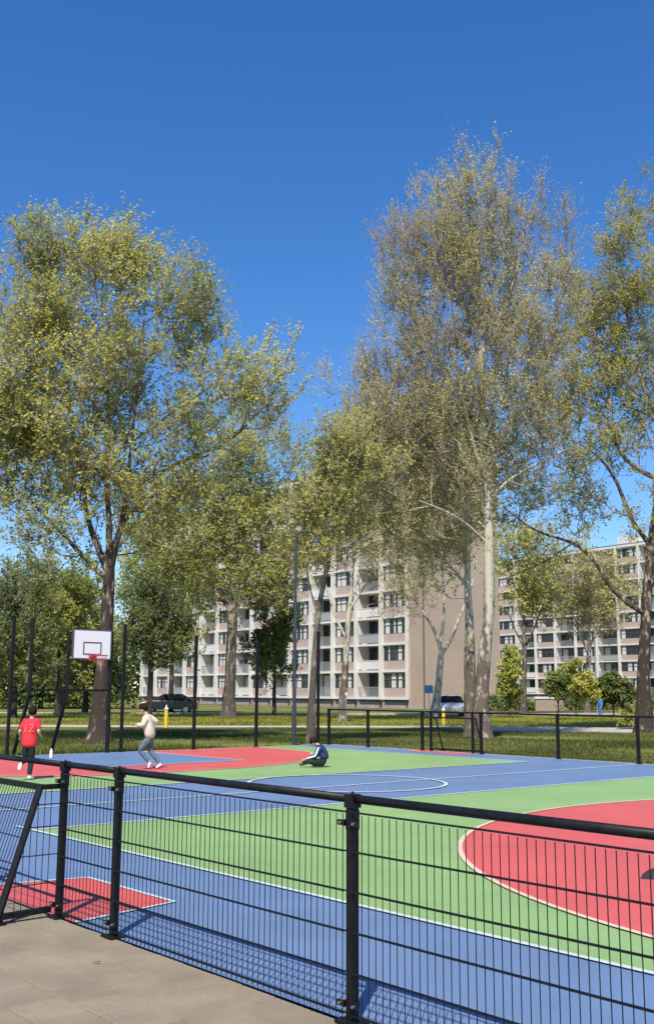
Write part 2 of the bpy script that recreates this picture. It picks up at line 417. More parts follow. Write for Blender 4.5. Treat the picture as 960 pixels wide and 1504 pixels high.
def small_goal(u0, u1, v, sgn, label, wires=True):
    """recess behind the fence line: short top, sloping back, wide base; sgn -1 recess towards -v"""
    g = empty('small_goal', CT(u0, v), -AL); tag(g, label, 'goal', 'small goals recessed in the court fences')
    w = u1-u0; yt, yb = sgn*.16, sgn*.44; zt = .925
    mb = MB()
    for x in (0, w):
        xi = x
        s = MB(); s.bar((xi, 0, zt), (xi, yt, zt), .036); s.build('top_bar', M['black'], g)
        s = MB(); s.bar((xi, yt, zt+.018), (xi, yb, .03), .040); s.build('sloping_bar', M['black'], g)
        s = MB(); s.bar((xi, sgn*.04, .055), (xi, yb, .045), .04); s.build('base_bar', M['black'], g)
        s = MB(); s.box(xi-.05, xi+.05, yb-.05, yb+.05, 0, .012); s.tube((xi, yb-.03*sgn, .012), (xi, yb-.03*sgn, .04), .012, n=6); s.build('base_plate', M['black'], g)
        # side mesh, clipped to the trapezoid
        n = 7
        for k in range(1, n):
            y = sgn*(.02+.05*k)
            f = (abs(y)-abs(yt))/(abs(yb)-abs(yt)); top = zt if f <= 0 else zt*(1-f)
            if top < .1: continue
            s = MB(); s.tube((xi, y, .05), (xi, y, top), .003, n=5, cap=False); s.build('side_wire', M['black'], g)
        for z in (.24, .44, .64, .8):
            f = 1-z/zt; ye = yt+(yb-yt)*f
            s = MB(); s.tube((xi, 0, z), (xi, ye, z), .004, n=5, cap=False); s.build('side_wire', M['black'], g)
    s = MB(); s.bar((0, yt, zt), (w, yt, zt), .04, .04); s.build('back_top_bar', M['black'], g)
    s = MB(); s.bar((0, yb, .04), (w, yb, .04), .045); s.build('back_base_bar', M['black'], g)
    n = int(w/.05); vwb = None
    for k in range(1, n):
        x = w*k/n
        if vwb is None:
            s = MB(); s.tube((0, yt, zt), (0, yb, .04), .003, n=5, cap=False); vwb = s.build('back_wire', M['black'], g); o = vwb
        else: o = inst(vwb, parent=g)
        o.location = (x, 0, 0)
    for q in (.2, .4, .6, .8):
        y = yt+(yb-yt)*q; z = zt+(.04-zt)*q
        s = MB(); s.tube((0, y, z), (w, y, z), .0042, n=5, cap=False); s.build('back_wire', M['black'], g)
    return g
small_goal(XG+.03, XA-.06, 0, -1, 'small black mesh goal leaning out over the tile paving at the left edge')

# ------------------------------------------------------------------ far fence (low) and end fence (high posts)
ff = court_empty('far_court_fence', 0, 18.15)
tag(ff, 'low black fence with thin posts along the far side of the court by the grass', 'fence')
us = [8.7, 6.3, 3.9, 1.5, -.7, -3.1, -5.45, -7.8, -10.1, -12.4, -14.93, -17.13, -19.4, -21.2]
for u in us:
    mb = MB(); mb.box(-.033, .033, -.033, .033, 0, 1.07); mb.box(-.06, .06, -.06, .06, 0, .012); mb.box(-.04, .04, -.04, .04, 1.03, 1.11)
    o = mb.build('post', M['black'], ff); o.location = (u, 0, 0)
for a, b in zip(us[:-1], us[1:]):
    mb = MB(); mb.tube((a, 0, FZ), (b, 0, FZ), .026, n=8); mb.build('top_rail', M['black'], ff)
    if abs(a+14.93) < .01: 
        continue
    o = plain_mesh(min(a, b)+.03, max(a, b)-.03, .02, 1.0, 0, .05, .2, .0016).build('mesh_panel', M['black'], ff)
small_goal(-16.76, -15.26, 18.15, 1, 'small black goal frame set in the far fence on its red patch')
for u in (-16.79, -15.23):
    mb = MB(); mb.box(-.03, .03, -.03, .03, 0, 1.07); o = mb.build('post', M['black'], ff); o.location = (u, 0, 0)
for a, b in ((-17.13, -16.79), (-15.23, -14.93)):
    plain_mesh(a+.03, b-.03, .02, 1.0, 0, .05, .2, .0016).build('mesh_panel', M['black'], ff)

ef = court_empty('end_ball_fence', -21.2, 0)
tag(ef, 'tall black posts of the ball fence behind the basketball board', 'fence')
ev = [(.3, 3.45), (2.7, 3.45), (5.2, 3.45), (7.58, 3.45), (10.78, 3.42), (13.1, 3.2), (15.3, 3.1), (17.7, 3.5)]
for v, h in ev:
    mb = MB(); mb.box(-.036, .036, -.036, .036, 0, h); mb.box(-.07, .07, -.07, .07, 0, .015)
    o = mb.build('post', M['black'], ef); o.location = (0, v, 0)
for (a, _), (b, _) in zip(ev[:-1], ev[1:]):
    # thin ball wires and low mesh
    mb = MB(); n = int((b-a)/.1)
    for k in range(1, n): mb.tube((0, a+(b-a)*k/n, .03), (0, a+(b-a)*k/n, 1.0), .0013, n=3, cap=False)
    for k in range(15):
        z = .05+.2*k; mb.tube((0, a, z), (0, b, z), .0016, n=3, cap=False)
    mb.build('mesh_panel', M['black'], ef)

# basketball portal
hp = court_empty('basketball_hoop', -21.1, 9.7)
tag(hp, 'basketball hoop with white backboard on black cranked legs at the end of the court', 'basketball hoop')
def leg(pts, r=.036):
    mb = MB()
    for a, b in zip(pts[:-1], pts[1:]): mb.bar(a, b, r*2)
    return mb.build('leg', M['black'], hp)
leg([(0, -1.66, 3.46), (0, -1.66, 1.5), (-.75, -1.66, 0)])
leg([(-.02, -.62, 3.1), (-.02, -.62, 1.5), (-.75, -.62, 0)])
leg([(-.02, .62, 3.2), (-.02, .62, 0)], .045)
mb = MB(); mb.bar((0, -1.66, 1.64), (0, .62, 1.64), .06); mb.build('crossbar', M['black'], hp)
mb = MB(); mb.box(-.1, .02, -.86, -.6, 1.3, 1.66); mb.build('counterweight_box', M['black'], hp, bevel=.015)
bb = MB(); bb.box(.08, .105, -.53, .53, 2.47, 3.19); bb = bb.build('backboard', M['whitep'], hp, bevel=.004)
mb = MB()
for a, b in (((-.565, 2.44), (-.53, 3.22)), ((.53, 2.44), (.565, 3.22))): mb.box(.05, .104, a[0], b[0], a[1], b[1])
mb.box(.05, .104, -.53, .53, 3.19, 3.23); mb.box(.05, .104, -.53, .53, 2.44, 2.47)
mb.build('board_frame', M['darkline'], bb)
mb = MB(); w2, z0, z1, t = .27, 2.56, 2.90, .035
mb.box(.103, .109, -w2, w2, z1-t, z1); mb.box(.103, .109, -w2, w2, z0, z0+t); mb.box(.103, .109, -w2, -w2+t, z0+t, z1-t); mb.box(.103, .109, w2-t, w2, z0+t, z1-t)
mb.build('target_square', M['darkline'], bb)
mb = MB(); R_ = .225
pts = [(.105+.14+R_+R_*math.cos(t), R_*math.sin(t), 2.54) for t in np.linspace(0, 2*math.pi, 33)]
mb.path(pts, .011, 6)
mb.box(.105, .24, -.07, .07, 2.50, 2.55); mb.box(.105, .135, -.1, .1, 2.42, 2.56)
ri = mb.build('rim', M['rim'], hp)
mb = MB()
for k in range(12):
    t = 2*math.pi*k/12; c = .105+.14+R_
    for s in (-1, 1):
        pr = None
        for j in range(5):
            f = j/4; a = t + s*f*.5; r = R_*(1-.45*f)
            p = (c+r*math.cos(a), r*math.sin(a), 2.53-.1*f*1.6)
            if pr: mb.tube(pr, p, .004, n=3, cap=False)
            pr = p
mb.build('net', M['rim'], ri)
mb = MB()
for y in (-.62, .62):
    mb.bar((-.02, y, 3.0), (.06, y*.8, 3.0), .05); mb.bar((-.02, y, 2.6), (.06, y*.8, 2.6), .05)
mb.build('bracket', M['black'], hp)

# lamp post at the corner
lx, ly = -1.0, 33.4
lp = empty('street_lamp', (lx, ly, 0)); tag(lp, 'tall dark swan neck lamp post standing behind the court corner', 'street lamp')
mb = MB(); mb.tube((0, 0, 0), (0, 0, 1.2), .075, .07, 12); mb.tube((0, 0, 1.2), (0, 0, 6.4), .058, .045, 12); mb.box(-.1, .1, -.1, .1, 0, .03)
mb.build('pole', M['cloudgrey'], lp)
mb = MB(); prev = (0, 0, 6.4)
for k in range(1, 9):
    t = math.pi/2*k/8; p = (.22*(1-math.cos(t)), 0, 6.4+.35*math.sin(t)); mb.tube(prev, p, .04, n=8); prev = p
mb.tube(prev, (.45, 0, 6.74), .038, n=8); prev = (.45, 0, 6.74)
for k in range(1, 7):
    t = math.pi/2*k/6; p = (.45+.2*math.sin(t), 0, 6.54+.2*math.cos(t)); mb.tube(prev, p, .036, n=8); prev = p
mb.build('arm', M['cloudgrey'], lp)
mb = MB(); mb.tube((.65, 0, 6.54), (.65, 0, 6.40), .05, .16, 12); mb.tube((.65, 0, 6.40), (.65, 0, 6.36), .16, .16, 12)
lh = mb.build('lamp_head', M['cloudgrey'], lp)
mb = MB(); mb.tube((.65, 0, 6.355), (.65, 0, 6.31), .14, .08, 12); mb.build('lens', M['whitep'], lh)

# ------------------------------------------------------------------ apartment blocks
def block(name, label, P0, ang_dir, bays, L, storeys, sh, base, depth, first_type=0, seed=1, group='apartment blocks behind the trees'):
    rz = math.atan2(ang_dir[1], ang_dir[0])
    B = empty(name, (P0[0], P0[1], 0), rz); tag(B, label, 'apartment building', group)
    T = bays*L; H = base + storeys*sh; R = random.Random(seed)
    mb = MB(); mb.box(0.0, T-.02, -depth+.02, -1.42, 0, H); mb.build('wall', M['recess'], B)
    mb = MB(); mb.box(-.3, 0, -depth, .06, 0, H+.45); gw = mb.build('gable_wall', M['gable'], B)
    mb = MB(); mb.tube((-.36, -1.6, 0), (-.36, -1.6, H+.2), .07, n=6); mb.build('downpipe', M['darkline'], gw)
    mb = MB(); mb.box(-.33, -.27, -depth+1.8, -depth+3.2, .9, 1.75); mb.build('vent', M['dframe'], gw)
    mb = MB(); mb.box(T, T+.3, -depth, .06, 0, H+.45); mb.build('gable_wall', M['gable'], B)
    mb = MB(); mb.box(-.02, T, -.05, .0, 0, base-.2); mb.build('base_wall', M['brickbase'], B)
    mb = MB(); mb.box(-.02, T, -1.4, -.06, 0, base-.2); mb.build('base_fill', M['brickbase'], B)
    for i in range(bays):
        mb = MB(); x = i*L; mb.box(x+.3, x+L-.3, -.0, .012, max(.3, base-.72), base-.22); mb.box(x+L/2-.04, x+L/2+.04, .012, .03, max(.3, base-.72), base-.22)
        mb.build('basement_window', M['dframe'], B)
    for s in range(storeys+1):
        z = base + s*sh
        mb = MB(); mb.box(-.0, T, -1.42, .14, z-.2, z+.02 if s < storeys else z-.02); mb.build('floor_slab', M['white'], B)
    mb = MB(); mb.box(.02, T-.02, -.12, .3, H-.0, H+.5); mb.build('roof_fascia', M['white'], B)
    mb = MB(); mb.box(-.4, T+.4, -depth-.1, .34, H+.46, H+.56); mb.build('roof', M['roofm'], B)
    mb = MB(); mb.box(T*.35, T*.35+5, -8, -4, H+.56, H+2.6); mb.build('roof_housing', M['white'], B)
    for i in range(bays+1):
        mb = MB(); x = i*L; mb.box(x-.15, x+.15, -1.42, .42, base-.2, H+.1)
        if i == 0: mb = MB(); mb.box(.0, .14, -1.42, .42, base-.2, H+.1)
        mb.build('column', M['white'], B)
    # shared unit meshes
    w = L-.3; z0, z1 = .92, sh-.3
    mb = MB(); mb.box(0, w, -1.35, 0, 0.02, z0); mb.box(0, w, -1.35, 0, z1, sh-.2); sp = mb
    sp_o = None; wins = []; doors = []; rails = []; panes = None
    def window_mesh(v):
        mb = MB(); fr = .055; n = 4
        mb.box(0, w, -.1, -.03, z0, z0+fr, 0); mb.box(0, w, -.1, -.03, z1-fr, z1, 0)
        for k in range(n+1):
            x = (w-fr)*k/n; mb.box(x, x+fr, -.1, -.035, z0+fr, z1-fr, 0)
        mb.box(fr, w-fr, -.098, -.04, z0+.85, z0+.9, 0)
        # curtains behind the glass
        rr_ = random.Random(v*7+3)
        for k in range(n):
            if rr_.random() < .45:
                x = (w-fr)*k/n+fr; q = (w/n-fr)*rr_.uniform(.3, .95); mb.box(x, x+q, -.095, -.0905, z0+fr, z1-fr, 1)
        return mb
    for v in range(5): wins.append(window_mesh(v))
    pn = MB(); pn.box(.05, w-.05, -.14, -.1, z0+.04, z1-.04)
    dn = MB(); dn.box(.06, w-.06, -1.40, -1.37, .08, sh-.3)
    cache = {}
    def put(key, mbf, nm, mats, par, loc):
        if key in cache: o = inst(cache[key], parent=par)
        else: o = mbf.build(nm, mats, par); cache[key] = o
        o.location = loc; o.parent = par; return o
    def door_frame(v):
        mb = MB(); rr_ = random.Random(v*5+1)
        for x in (.2, .2+(w-.4)*.33, .2+(w-.4)*.66, w-.26): mb.box(x, x+.07, -1.37, -1.33, .02, sh-.3, 0)
        mb.box(.2, w-.2, -1.37, -1.325, sh-.36, sh-.3, 0)
        if v != 2: mb.box(.27, .2+(w-.4)*.33, -1.365, -1.345, .02, .9, 1)
        if v % 2: mb.box(.3+(w-.4)*.66, w-.3, -1.36, -1.35, .1, sh-.4, 1)
        return mb
    def rail_mesh(v):
        mb = MB()
        mb.box(0, w, .02, .08, .98, 1.04)
        if v in (0, 1): mb.box(0, w, .03, .05, .12, .96)
        else:
            n = int(w/.11)
            for k in range(n): mb.box(w*k/n, w*k/n+.025, .03, .055, .04, .98)
            mb.box(0, w, .025, .06, .04, .09)
        return mb
    for s in range(storeys):
        for i in range(bays):
            z = base+s*sh; x = i*L+.15
            if (i+first_type) % 2 == 0:
                put('sp', sp, 'spandrel', M['spandrel'], B, (x, 0, z))
                v = R.randrange(5)
                wo = put('w%d' % v, wins[v], 'window', [M['wframe'], M['curtain']], B, (x, 0, z))
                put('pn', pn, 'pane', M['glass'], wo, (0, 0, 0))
            else:
                v = R.randrange(4)
                do = put('d%d' % v, door_frame(v), 'balcony_door', [M['wframe'], M['curtain']], B, (x, 0, z))
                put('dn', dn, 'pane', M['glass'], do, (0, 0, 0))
                v = R.randrange(4)
                put('r%d' % v, rail_mesh(v), 'balcony_railing', M['railgrey'] if v else M['white'], B, (x, 0, z))
    return B
AD = (-.595, .8037)
block('apartment_block', 'long ten storey apartment block with white columns in the middle behind the trees', (8.15, 103.5), AD, 14, 4.08, 9, 2.70, 1.1, 12.4)
s_ = 3*4.7
block('apartment_block', 'more distant apartment block at the right edge, pale columns and grey balconies', (52.7+.595*s_, 175-.8037*s_), AD, 10, 4.7, 9, 2.75, 1.6, 12, 1, 5)

# garden wall
gw = empty('garden_wall', (20.6, 98, 0), math.radians(2)); tag(gw, 'low brown brick wall with white coping near the right hand block', 'wall')
mb = MB(); mb.box(-1.3, 1.3, -.15, .15, 0, 1.1); mb.build('brickwork', M['lowwall'], gw)
mb = MB(); mb.box(-1.4, 1.4, -.22, .22, 1.1, 1.28); mb.build('coping', M['white'], gw)

exec_trees = True
# ------------------------------------------------------------------ trees
def leaf_mat(name, cols, trans=.5):
    m = bpy.data.materials.new(name); m.use_nodes = True
    n = m.node_tree.nodes; L = m.node_tree.links; n.clear()
    at_ = n.new('ShaderNodeAttribute'); at_.attribute_name = 'tone'
    r = n.new('ShaderNodeValToRGB'); e = r.color_ramp.elements
    e[0].position = 0; e[0].color = (*cols[0], 1); e[1].position = 1; e[1].color = (*cols[-1], 1)
    for i, c in enumerate(cols[1:-1]):
        k = e.new((i+1)/(len(cols)-1)); k.color = (*c, 1)
    L.new(at_.outputs['Fac'], r.inputs[0])
    d = n.new('ShaderNodeBsdfDiffuse'); t = n.new('ShaderNodeBsdfTranslucent'); g_ = n.new('ShaderNodeBsdfGlossy'); g_.inputs['Roughness'].default_value = .45
    L.new(r.outputs[0], d.inputs[0]); L.new(r.outputs[0], t.inputs[0])
    mx = n.new('ShaderNodeMixShader'); mx.inputs[0].default_value = trans; L.new(d.outputs[0], mx.inputs[1]); L.new(t.outputs[0], mx.inputs[2])
    m2 = n.new('ShaderNodeMixShader'); m2.inputs[0].default_value = .015; L.new(mx.outputs[0], m2.inputs[1]); L.new(g_.outputs[0], m2.inputs[2])
    o = n.new('ShaderNodeOutputMaterial'); L.new(m2.outputs[0], o.inputs[0])
    return m
def bark_mat(name, lo, hi, patch, z0, z1):
    """plane tree bark: brown and rough near the ground, flaking to pale cream patches higher up"""
    m = bpy.data.materials.new(name); m.use_nodes = True
    n = m.node_tree.nodes; L = m.node_tree.links; b = n['Principled BSDF']; b.inputs['Roughness'].default_value = .9
    b.inputs['Specular IOR Level'].default_value = .2
    ge = n.new('ShaderNodeNewGeometry'); se = n.new('ShaderNodeSeparateXYZ'); L.new(ge.outputs['Position'], se.inputs[0])
    mp = n.new('ShaderNodeMapping'); mp.inputs['Scale'].default_value = (1, 1, .45); L.new(ge.outputs['Position'], mp.inputs[0])
    no = n.new('ShaderNodeTexNoise'); no.inputs['Scale'].default_value = 5; no.inputs['Detail'].default_value = 5; no.inputs['Roughness'].default_value = .6; L.new(mp.outputs[0], no.inputs[0])
    mr = n.new('ShaderNodeMapRange'); mr.inputs[1].default_value = z0; mr.inputs[2].default_value = z1; L.new(se.outputs[2], mr.inputs[0])
    ad = n.new('ShaderNodeMath'); ad.operation = 'MULTIPLY_ADD'; ad.inputs[1].default_value = .24; ad.inputs[2].default_value = -.14; L.new(mr.outputs[0], ad.inputs[0])
    a2 = n.new('ShaderNodeMath'); a2.operation = 'ADD'; L.new(ad.outputs[0], a2.inputs[0]); L.new(no.outputs[0], a2.inputs[1])
    r = n.new('ShaderNodeValToRGB'); e = r.color_ramp.elements
    e[0].position = .42; e[0].color = (*lo, 1); e[1].position = .57; e[1].color = (*hi, 1); k = e.new(.49); k.color = (*patch, 1)
    L.new(a2.outputs[0], r.inputs[0]); L.new(r.outputs[0], b.inputs['Base Color'])
    n2 = n.new('ShaderNodeTexNoise'); n2.inputs['Scale'].default_value = 14; n2.inputs['Detail'].default_value = 4; L.new(mp.outputs[0], n2.inputs[0])
    bp = n.new('ShaderNodeBump'); bp.inputs['Distance'].default_value = .03; bp.inputs['Strength'].default_value = .8; L.new(n2.outputs[0], bp.inputs['Height']); L.new(bp.outputs[0], b.inputs['Normal'])
    return m
M['bark_pale'] = bark_mat('pale plane bark', (.13, .10, .08), (.50, .46, .36), (.30, .26, .20), 1.5, 6)
M['bark_dark'] = bark_mat('dark bark', (.05, .038, .03), (.36, .29, .21), (.12, .093, .074), 1, 14)
M['bark_mid'] = bark_mat('mid bark', (.09, .075, .062), (.32, .27, .2), (.17, .14, .11), 1, 9)
M['bark_white'] = bark_mat('white plane bark', (.17, .135, .11), (.54, .50, .40), (.34, .30, .235), -4, 3)
M['twig'] = mat('twig bark', (.36, .30, .24), .9)
M['leaf_olive'] = leaf_mat('spring plane leaves', [(.33, .345, .10), (.44, .45, .125), (.52, .52, .14), (.62, .575, .14)])
M['leaf_olive2'] = leaf_mat('brown green spring leaves', [(.37, .315, .14), (.46, .41, .155), (.54, .50, .165), (.60, .57, .16)])
M['leaf_yellow'] = leaf_mat('yellowish spring leaves', [(.29, .28, .06), (.42, .40, .08), (.53, .49, .10), (.64, .57, .11)])
M['leaf_green'] = leaf_mat('dense green leaves', [(.10, .13, .04), (.17, .21, .06), (.25, .29, .08), (.35, .37, .11)])
M['leaf_mid'] = leaf_mat('fresh mid green leaves', [(.24, .27, .06), (.36, .39, .085), (.46, .48, .11), (.56, .54, .12)])

def raw_mesh(name, V, Fq, mats, parent, mi=None, tone=None, smooth=False):
    """V (n,3), Fq (m,k) arrays"""
    me = bpy.data.meshes.new(name); V = np.asarray(V, np.float32); Fq = np.asarray(Fq, np.int32); m_, k_ = Fq.shape
    me.vertices.add(len(V)); me.vertices.foreach_set('co', V.ravel())
    me.loops.add(m_*k_); me.loops.foreach_set('vertex_index', Fq.ravel())
    me.polygons.add(m_); me.polygons.foreach_set('loop_start', np.arange(0, m_*k_, k_, dtype=np.int32)); me.polygons.foreach_set('loop_total', np.full(m_, k_, np.int32))
    for mm in mats: me.materials.append(mm)
    if mi is not None: me.polygons.foreach_set('material_index', np.asarray(mi, np.int32))
    if smooth: me.polygons.foreach_set('use_smooth', np.ones(m_, bool))
    me.update(calc_edges=True)
    if tone is not None:
        a = me.attributes.new('tone', 'FLOAT', 'POINT'); a.data.foreach_set('value', np.asarray(tone, np.float32))
    o = bpy.data.objects.new(name, me); COL.objects.link(o)
    if parent: o.parent = parent
    return o

def frusta(P0, P1, R0, R1, n):
    """many tapered prisms at once"""
    d = P1-P0; ln = np.linalg.norm(d, axis=1, keepdims=True); d = d/np.maximum(ln, 1e-6)
    ref = np.where(np.abs(d[:, 2:3]) < .9, np.array([[0, 0, 1.]]), np.array([[1., 0, 0]]))
    a = np.cross(d, ref); a /= np.linalg.norm(a, axis=1, keepdims=True); b = np.cross(d, a)
    t = 2*np.pi*np.arange(n)/n
    ring = a[:, None, :]*np.cos(t)[None, :, None] + b[:, None, :]*np.sin(t)[None, :, None]
    v0 = P0[:, None, :] + ring*R0[:, None, None]; v1 = P1[:, None, :] + ring*R1[:, None, None]
    V = np.concatenate([v0, v1], 1).reshape(-1, 3)
    k = np.arange(n); q = np.stack([k, (k+1) % n, n+(k+1) % n, n+k], 1)
    Fq = (q[None] + (np.arange(len(P0))*2*n)[:, None, None]).reshape(-1, 4)
    return V, Fq

def tree(name, label, Y, trunk, limbs, blobs, nattr, twigs, lpt, lsize, bark, leaf, seed, cat='tree', group='plane trees round the court', cz=1.0, dy=0, clump=.55, upb=.5, twl=(.35, .9), bare=0.0, tr=.008, minz=2.2, depth_scale=.75, rough_tone=.5):
    """trunk: (px, py, radius m) along the stem; limbs: lists of the same with a depth offset; blobs: crown volumes
    (px, py, rx px, ry px, weight, depth offset m)"""
    rg = np.random.default_rng(seed); ppm = F/Y; dy_ = dy
    base = at(trunk[0][0], trunk[0][1], Y); base[2] = min(base[2], 0.0)
    nodes = []; par = []; rad = []; fixed = []; plen = []; dirs = []
    def addn(p, j, r=None):
        nodes.append(np.array(p, float)); par.append(j); rad.append(r if r else 0); fixed.append(r is not None)
        plen.append(0 if j < 0 else plen[j] + np.linalg.norm(nodes[-1]-nodes[j]))
        dd = np.array([0, 0, 1.]) if j < 0 else nodes[-1]-nodes[j]
        dirs.append(dd/max(1e-6, np.linalg.norm(dd))); return len(nodes)-1
    chains = []
    def poly(pts, j, taper_end=None):
        prev = None; last = j; chain = []; chains.append(chain)
        for (q, r) in pts:
            if prev is not None:
                n = max(1, int(np.linalg.norm(q-prev[0])/.45))
                for k in range(1, n+1):
                    f = k/n; jit = rg.normal(0, .02, 3) if k < n else 0
                    last = addn(prev[0]+(q-prev[0])*f+jit, last, prev[1]+(r-prev[1])*f); chain.append(last)
            else:
                if j < 0: last = addn(q, -1, r); chain.append(last)
                else:
                    # join to the closest existing node
                    dd = [np.linalg.norm(q-nn) for nn in nodes]; last = int(np.argmin(dd)); chain.append(last); last = addn(q, last, r); chain.append(last)
            prev = (q, r)
        return last
    b0 = at(trunk[0][0], trunk[0][1], Y)
    tp = [(at(a, b, Y), r) for a, b, r in trunk]
    if tp[0][0][2] > -.05: tp[0][0][2] = -.05
    # root flare
    r0 = tp[0][1]
    p1 = tp[0][0]+(tp[1][0]-tp[0][0])*.18
    tp = [(tp[0][0], r0*1.45), (p1, r0*1.08)] + tp[1:]
    poly(tp, -1); nt_ = len(nodes)
    for lb in limbs:
        n = len(lb); poly([(at(q[0], q[1], Y + (q[3] if len(q) > 3 else 0)), q[2]) for q in lb], 0)
    # attractors in small clumps inside the blobs
    wts = np.array([b[4] for b in blobs], float); wts /= wts.sum()
    A = []
    while len(A) < nattr:
        b = blobs[rg.choice(len(blobs), p=wts)]
        v = rg.normal(0, 1, 3); v /= np.linalg.norm(v); rr = rg.random()**(1/2.2)
        v = v*rr
        dy = b[5] if len(b) > 5 else 0
        rd = (b[2]+b[3])/2/ppm*depth_scale
        c = at(b[0]+v[0]*b[2], b[1]+dy_*max(0, min(1, (620-b[1])/300))-v[2]*b[3], Y); c = c*1.0; 
        yy = Y + dy + v[1]*rd; c2 = np.array([c[0], yy, c[2]])
        for _ in range(rg.integers(3, 7)):
            A.append(c2 + rg.normal(0, clump, 3)*np.array([.8, .8, cz]))
    A = np.array(A[:nattr])
    A = A[A[:, 2] > minz]
    NP = np.array(nodes); dmin = np.min(np.linalg.norm(A[:, None, :]-NP[None], axis=2), axis=1)
    A = A[np.argsort(dmin)]
    cap = len(nodes)+3*len(A)+10
    NN = np.zeros((cap, 3)); NN[:len(nodes)] = NP; DD = np.zeros((cap, 3)); DD[:len(nodes)] = np.array(dirs); PL = np.zeros(cap); PL[:len(nodes)] = plen
    ok = np.zeros(cap, bool); ok[:len(nodes)] = NP[:, 2] > minz*.9
    PAR = list(par); FX = list(rad); cnt = len(nodes); tips = []
    ok[0] = False
    if not ok[:cnt].any(): ok[cnt-1] = True
    for p in A:
        d = p-NN[:cnt]; ln = np.linalg.norm(d, axis=1); cs = np.einsum('ij,ij->i', d, DD[:cnt])/np.maximum(ln, 1e-6)
        low = np.maximum(0, -(d[:, 2]))/np.maximum(ln, 1e-6)
        cost = ln*(1+.55*(1-cs)+.5*low) + .12*PL[:cnt]; cost[~ok[:cnt]] = 1e9
        j = int(np.argmin(cost)); L_ = ln[j]
        if L_ < .12: continue
        nseg = 1 if L_ < .7 else (2 if L_ < 1.6 else 3)
        prev = j; st = NN[j].copy()
        for k in range(1, nseg+1):
            f = k/nseg; q = st+(p-st)*f
            if k < nseg:
                q = q + rg.normal(0, .06*L_, 3); q[2] += -.07*L_ if f < .6 else 0
            i = cnt; cnt += 1; NN[i] = q; PAR.append(prev); FX.append(0)
            dd = q-NN[prev]; DD[i] = dd/max(1e-6, np.linalg.norm(dd)); PL[i] = PL[prev]+np.linalg.norm(dd); ok[i] = True; prev = i
        tips.append(prev)
    n = cnt; NN = NN[:n]; PARa = np.array(PAR)
    e = 2.3; acc = np.zeros(n); rr = np.zeros(n)
    order = np.argsort(-PL[:n])
    acc[:] = 0
    r_tip = .010
    for i in order:
        r = max(acc[i], r_tip**e)**(1/e); 
        if FX[i] > 0: r = FX[i]
        rr[i] = r
        if PARa[i] >= 0: acc[PARa[i]] += r**e if FX[i] == 0 else 0
    # limit child to parent
    for i in np.argsort(PL[:n]):
        j = PARa[i]
        if j >= 0: rr[i] = min(rr[i], rr[j]*.98)
    T = empty(name, (float(base[0]), float(Y), 0)); tag(T, label, cat, group)
    off = np.array([base[0], Y, 0])
    ch = np.where((PARa >= 0) & (np.array(FX) == 0))[0]; pj = PARa[ch]
    big = rr[ch] > .05
    r_start = np.where(np.array(FX)[ch] > 0, rr[pj], np.minimum(rr[pj], rr[ch]*1.15))
    Vs = []; Fs = []; b = 0
    for sel, nn in ((big, 10), (~big, 4)):
        if sel.any():
            V, Fq = frusta(NN[pj[sel]], NN[ch[sel]], r_start[sel], rr[ch[sel]], nn); Vs.append(V); Fs.append(Fq+b); b += len(V)
    for cn in chains:
        C_ = NN[cn]; K = len(cn); RR = rr[cn].copy()
        if K < 2: continue
        if FX[cn[0]] > 0 and PARa[cn[1]] == cn[0] and cn[0] != 0: RR[0] = min(RR[0], RR[1]*1.2)
        if K > 3: C_[1:-1] = .5*C_[1:-1]+.25*(C_[:-2]+C_[2:])
        tg = np.gradient(C_, axis=0); tg /= np.maximum(np.linalg.norm(tg, axis=1, keepdims=True), 1e-6)
        a_ = np.cross(tg, np.array([0, 1., .05])); a_ /= np.maximum(np.linalg.norm(a_, axis=1, keepdims=True), 1e-6); b_ = np.cross(tg, a_)
        nn_ = 14; th = 2*np.pi*np.arange(nn_)/nn_
        lump = 1+.07*np.sin(th*3+C_[:, 2:3]*.8)+.05*np.sin(th*5+C_[:, 2:3]*1.9)+rg.normal(0, .025, (K, nn_))
        rg_ = C_[:, None, :]+(a_[:, None, :]*np.cos(th)[None, :, None]+b_[:, None, :]*np.sin(th)[None, :, None])*(RR[:, None]*lump)[:, :, None]
        V = rg_.reshape(-1, 3); kk = np.arange(nn_)
        Fq = np.concatenate([np.stack([i*nn_+kk, i*nn_+(kk+1) % nn_, (i+1)*nn_+(kk+1) % nn_, (i+1)*nn_+kk], 1) for i in range(K-1)])
        Vs.append(V); Fs.append(Fq+b); b += len(V)
    to = raw_mesh('trunk', np.concatenate(Vs)-off, np.concatenate(Fs), [M[bark]], T, smooth=True)
    # twigs and leaves
    tips = np.array(tips); free = np.array([i for i in range(nt_, n) if FX[i] == 0])
    src = np.concatenate([np.repeat(tips, twigs), rg.choice(free, max(1, len(tips)*twigs//5))])
    m_ = len(src); P0 = NN[src]
    dr = DD[src]*.6 + rg.normal(0, .6, (m_, 3)) + np.array([0, 0, upb]); dr /= np.linalg.norm(dr, axis=1, keepdims=True)
    ln = rg.uniform(twl[0], twl[1], m_)[:, None]
    P1 = P0 + dr*ln*.55; d2 = dr + rg.normal(0, .3, (m_, 3)) + np.array([0, 0, upb*.4]); d2 /= np.linalg.norm(d2, axis=1, keepdims=True); P2 = P1 + d2*ln*.45
    R = np.full(m_, tr)
    V1, F1 = frusta(P0, P1, R, R*.7, 3); V2, F2 = frusta(P1, P2, R*.7, R*.3, 3)
    TV = np.concatenate([V1, V2]); TF = np.concatenate([F1, F2+len(V1)])
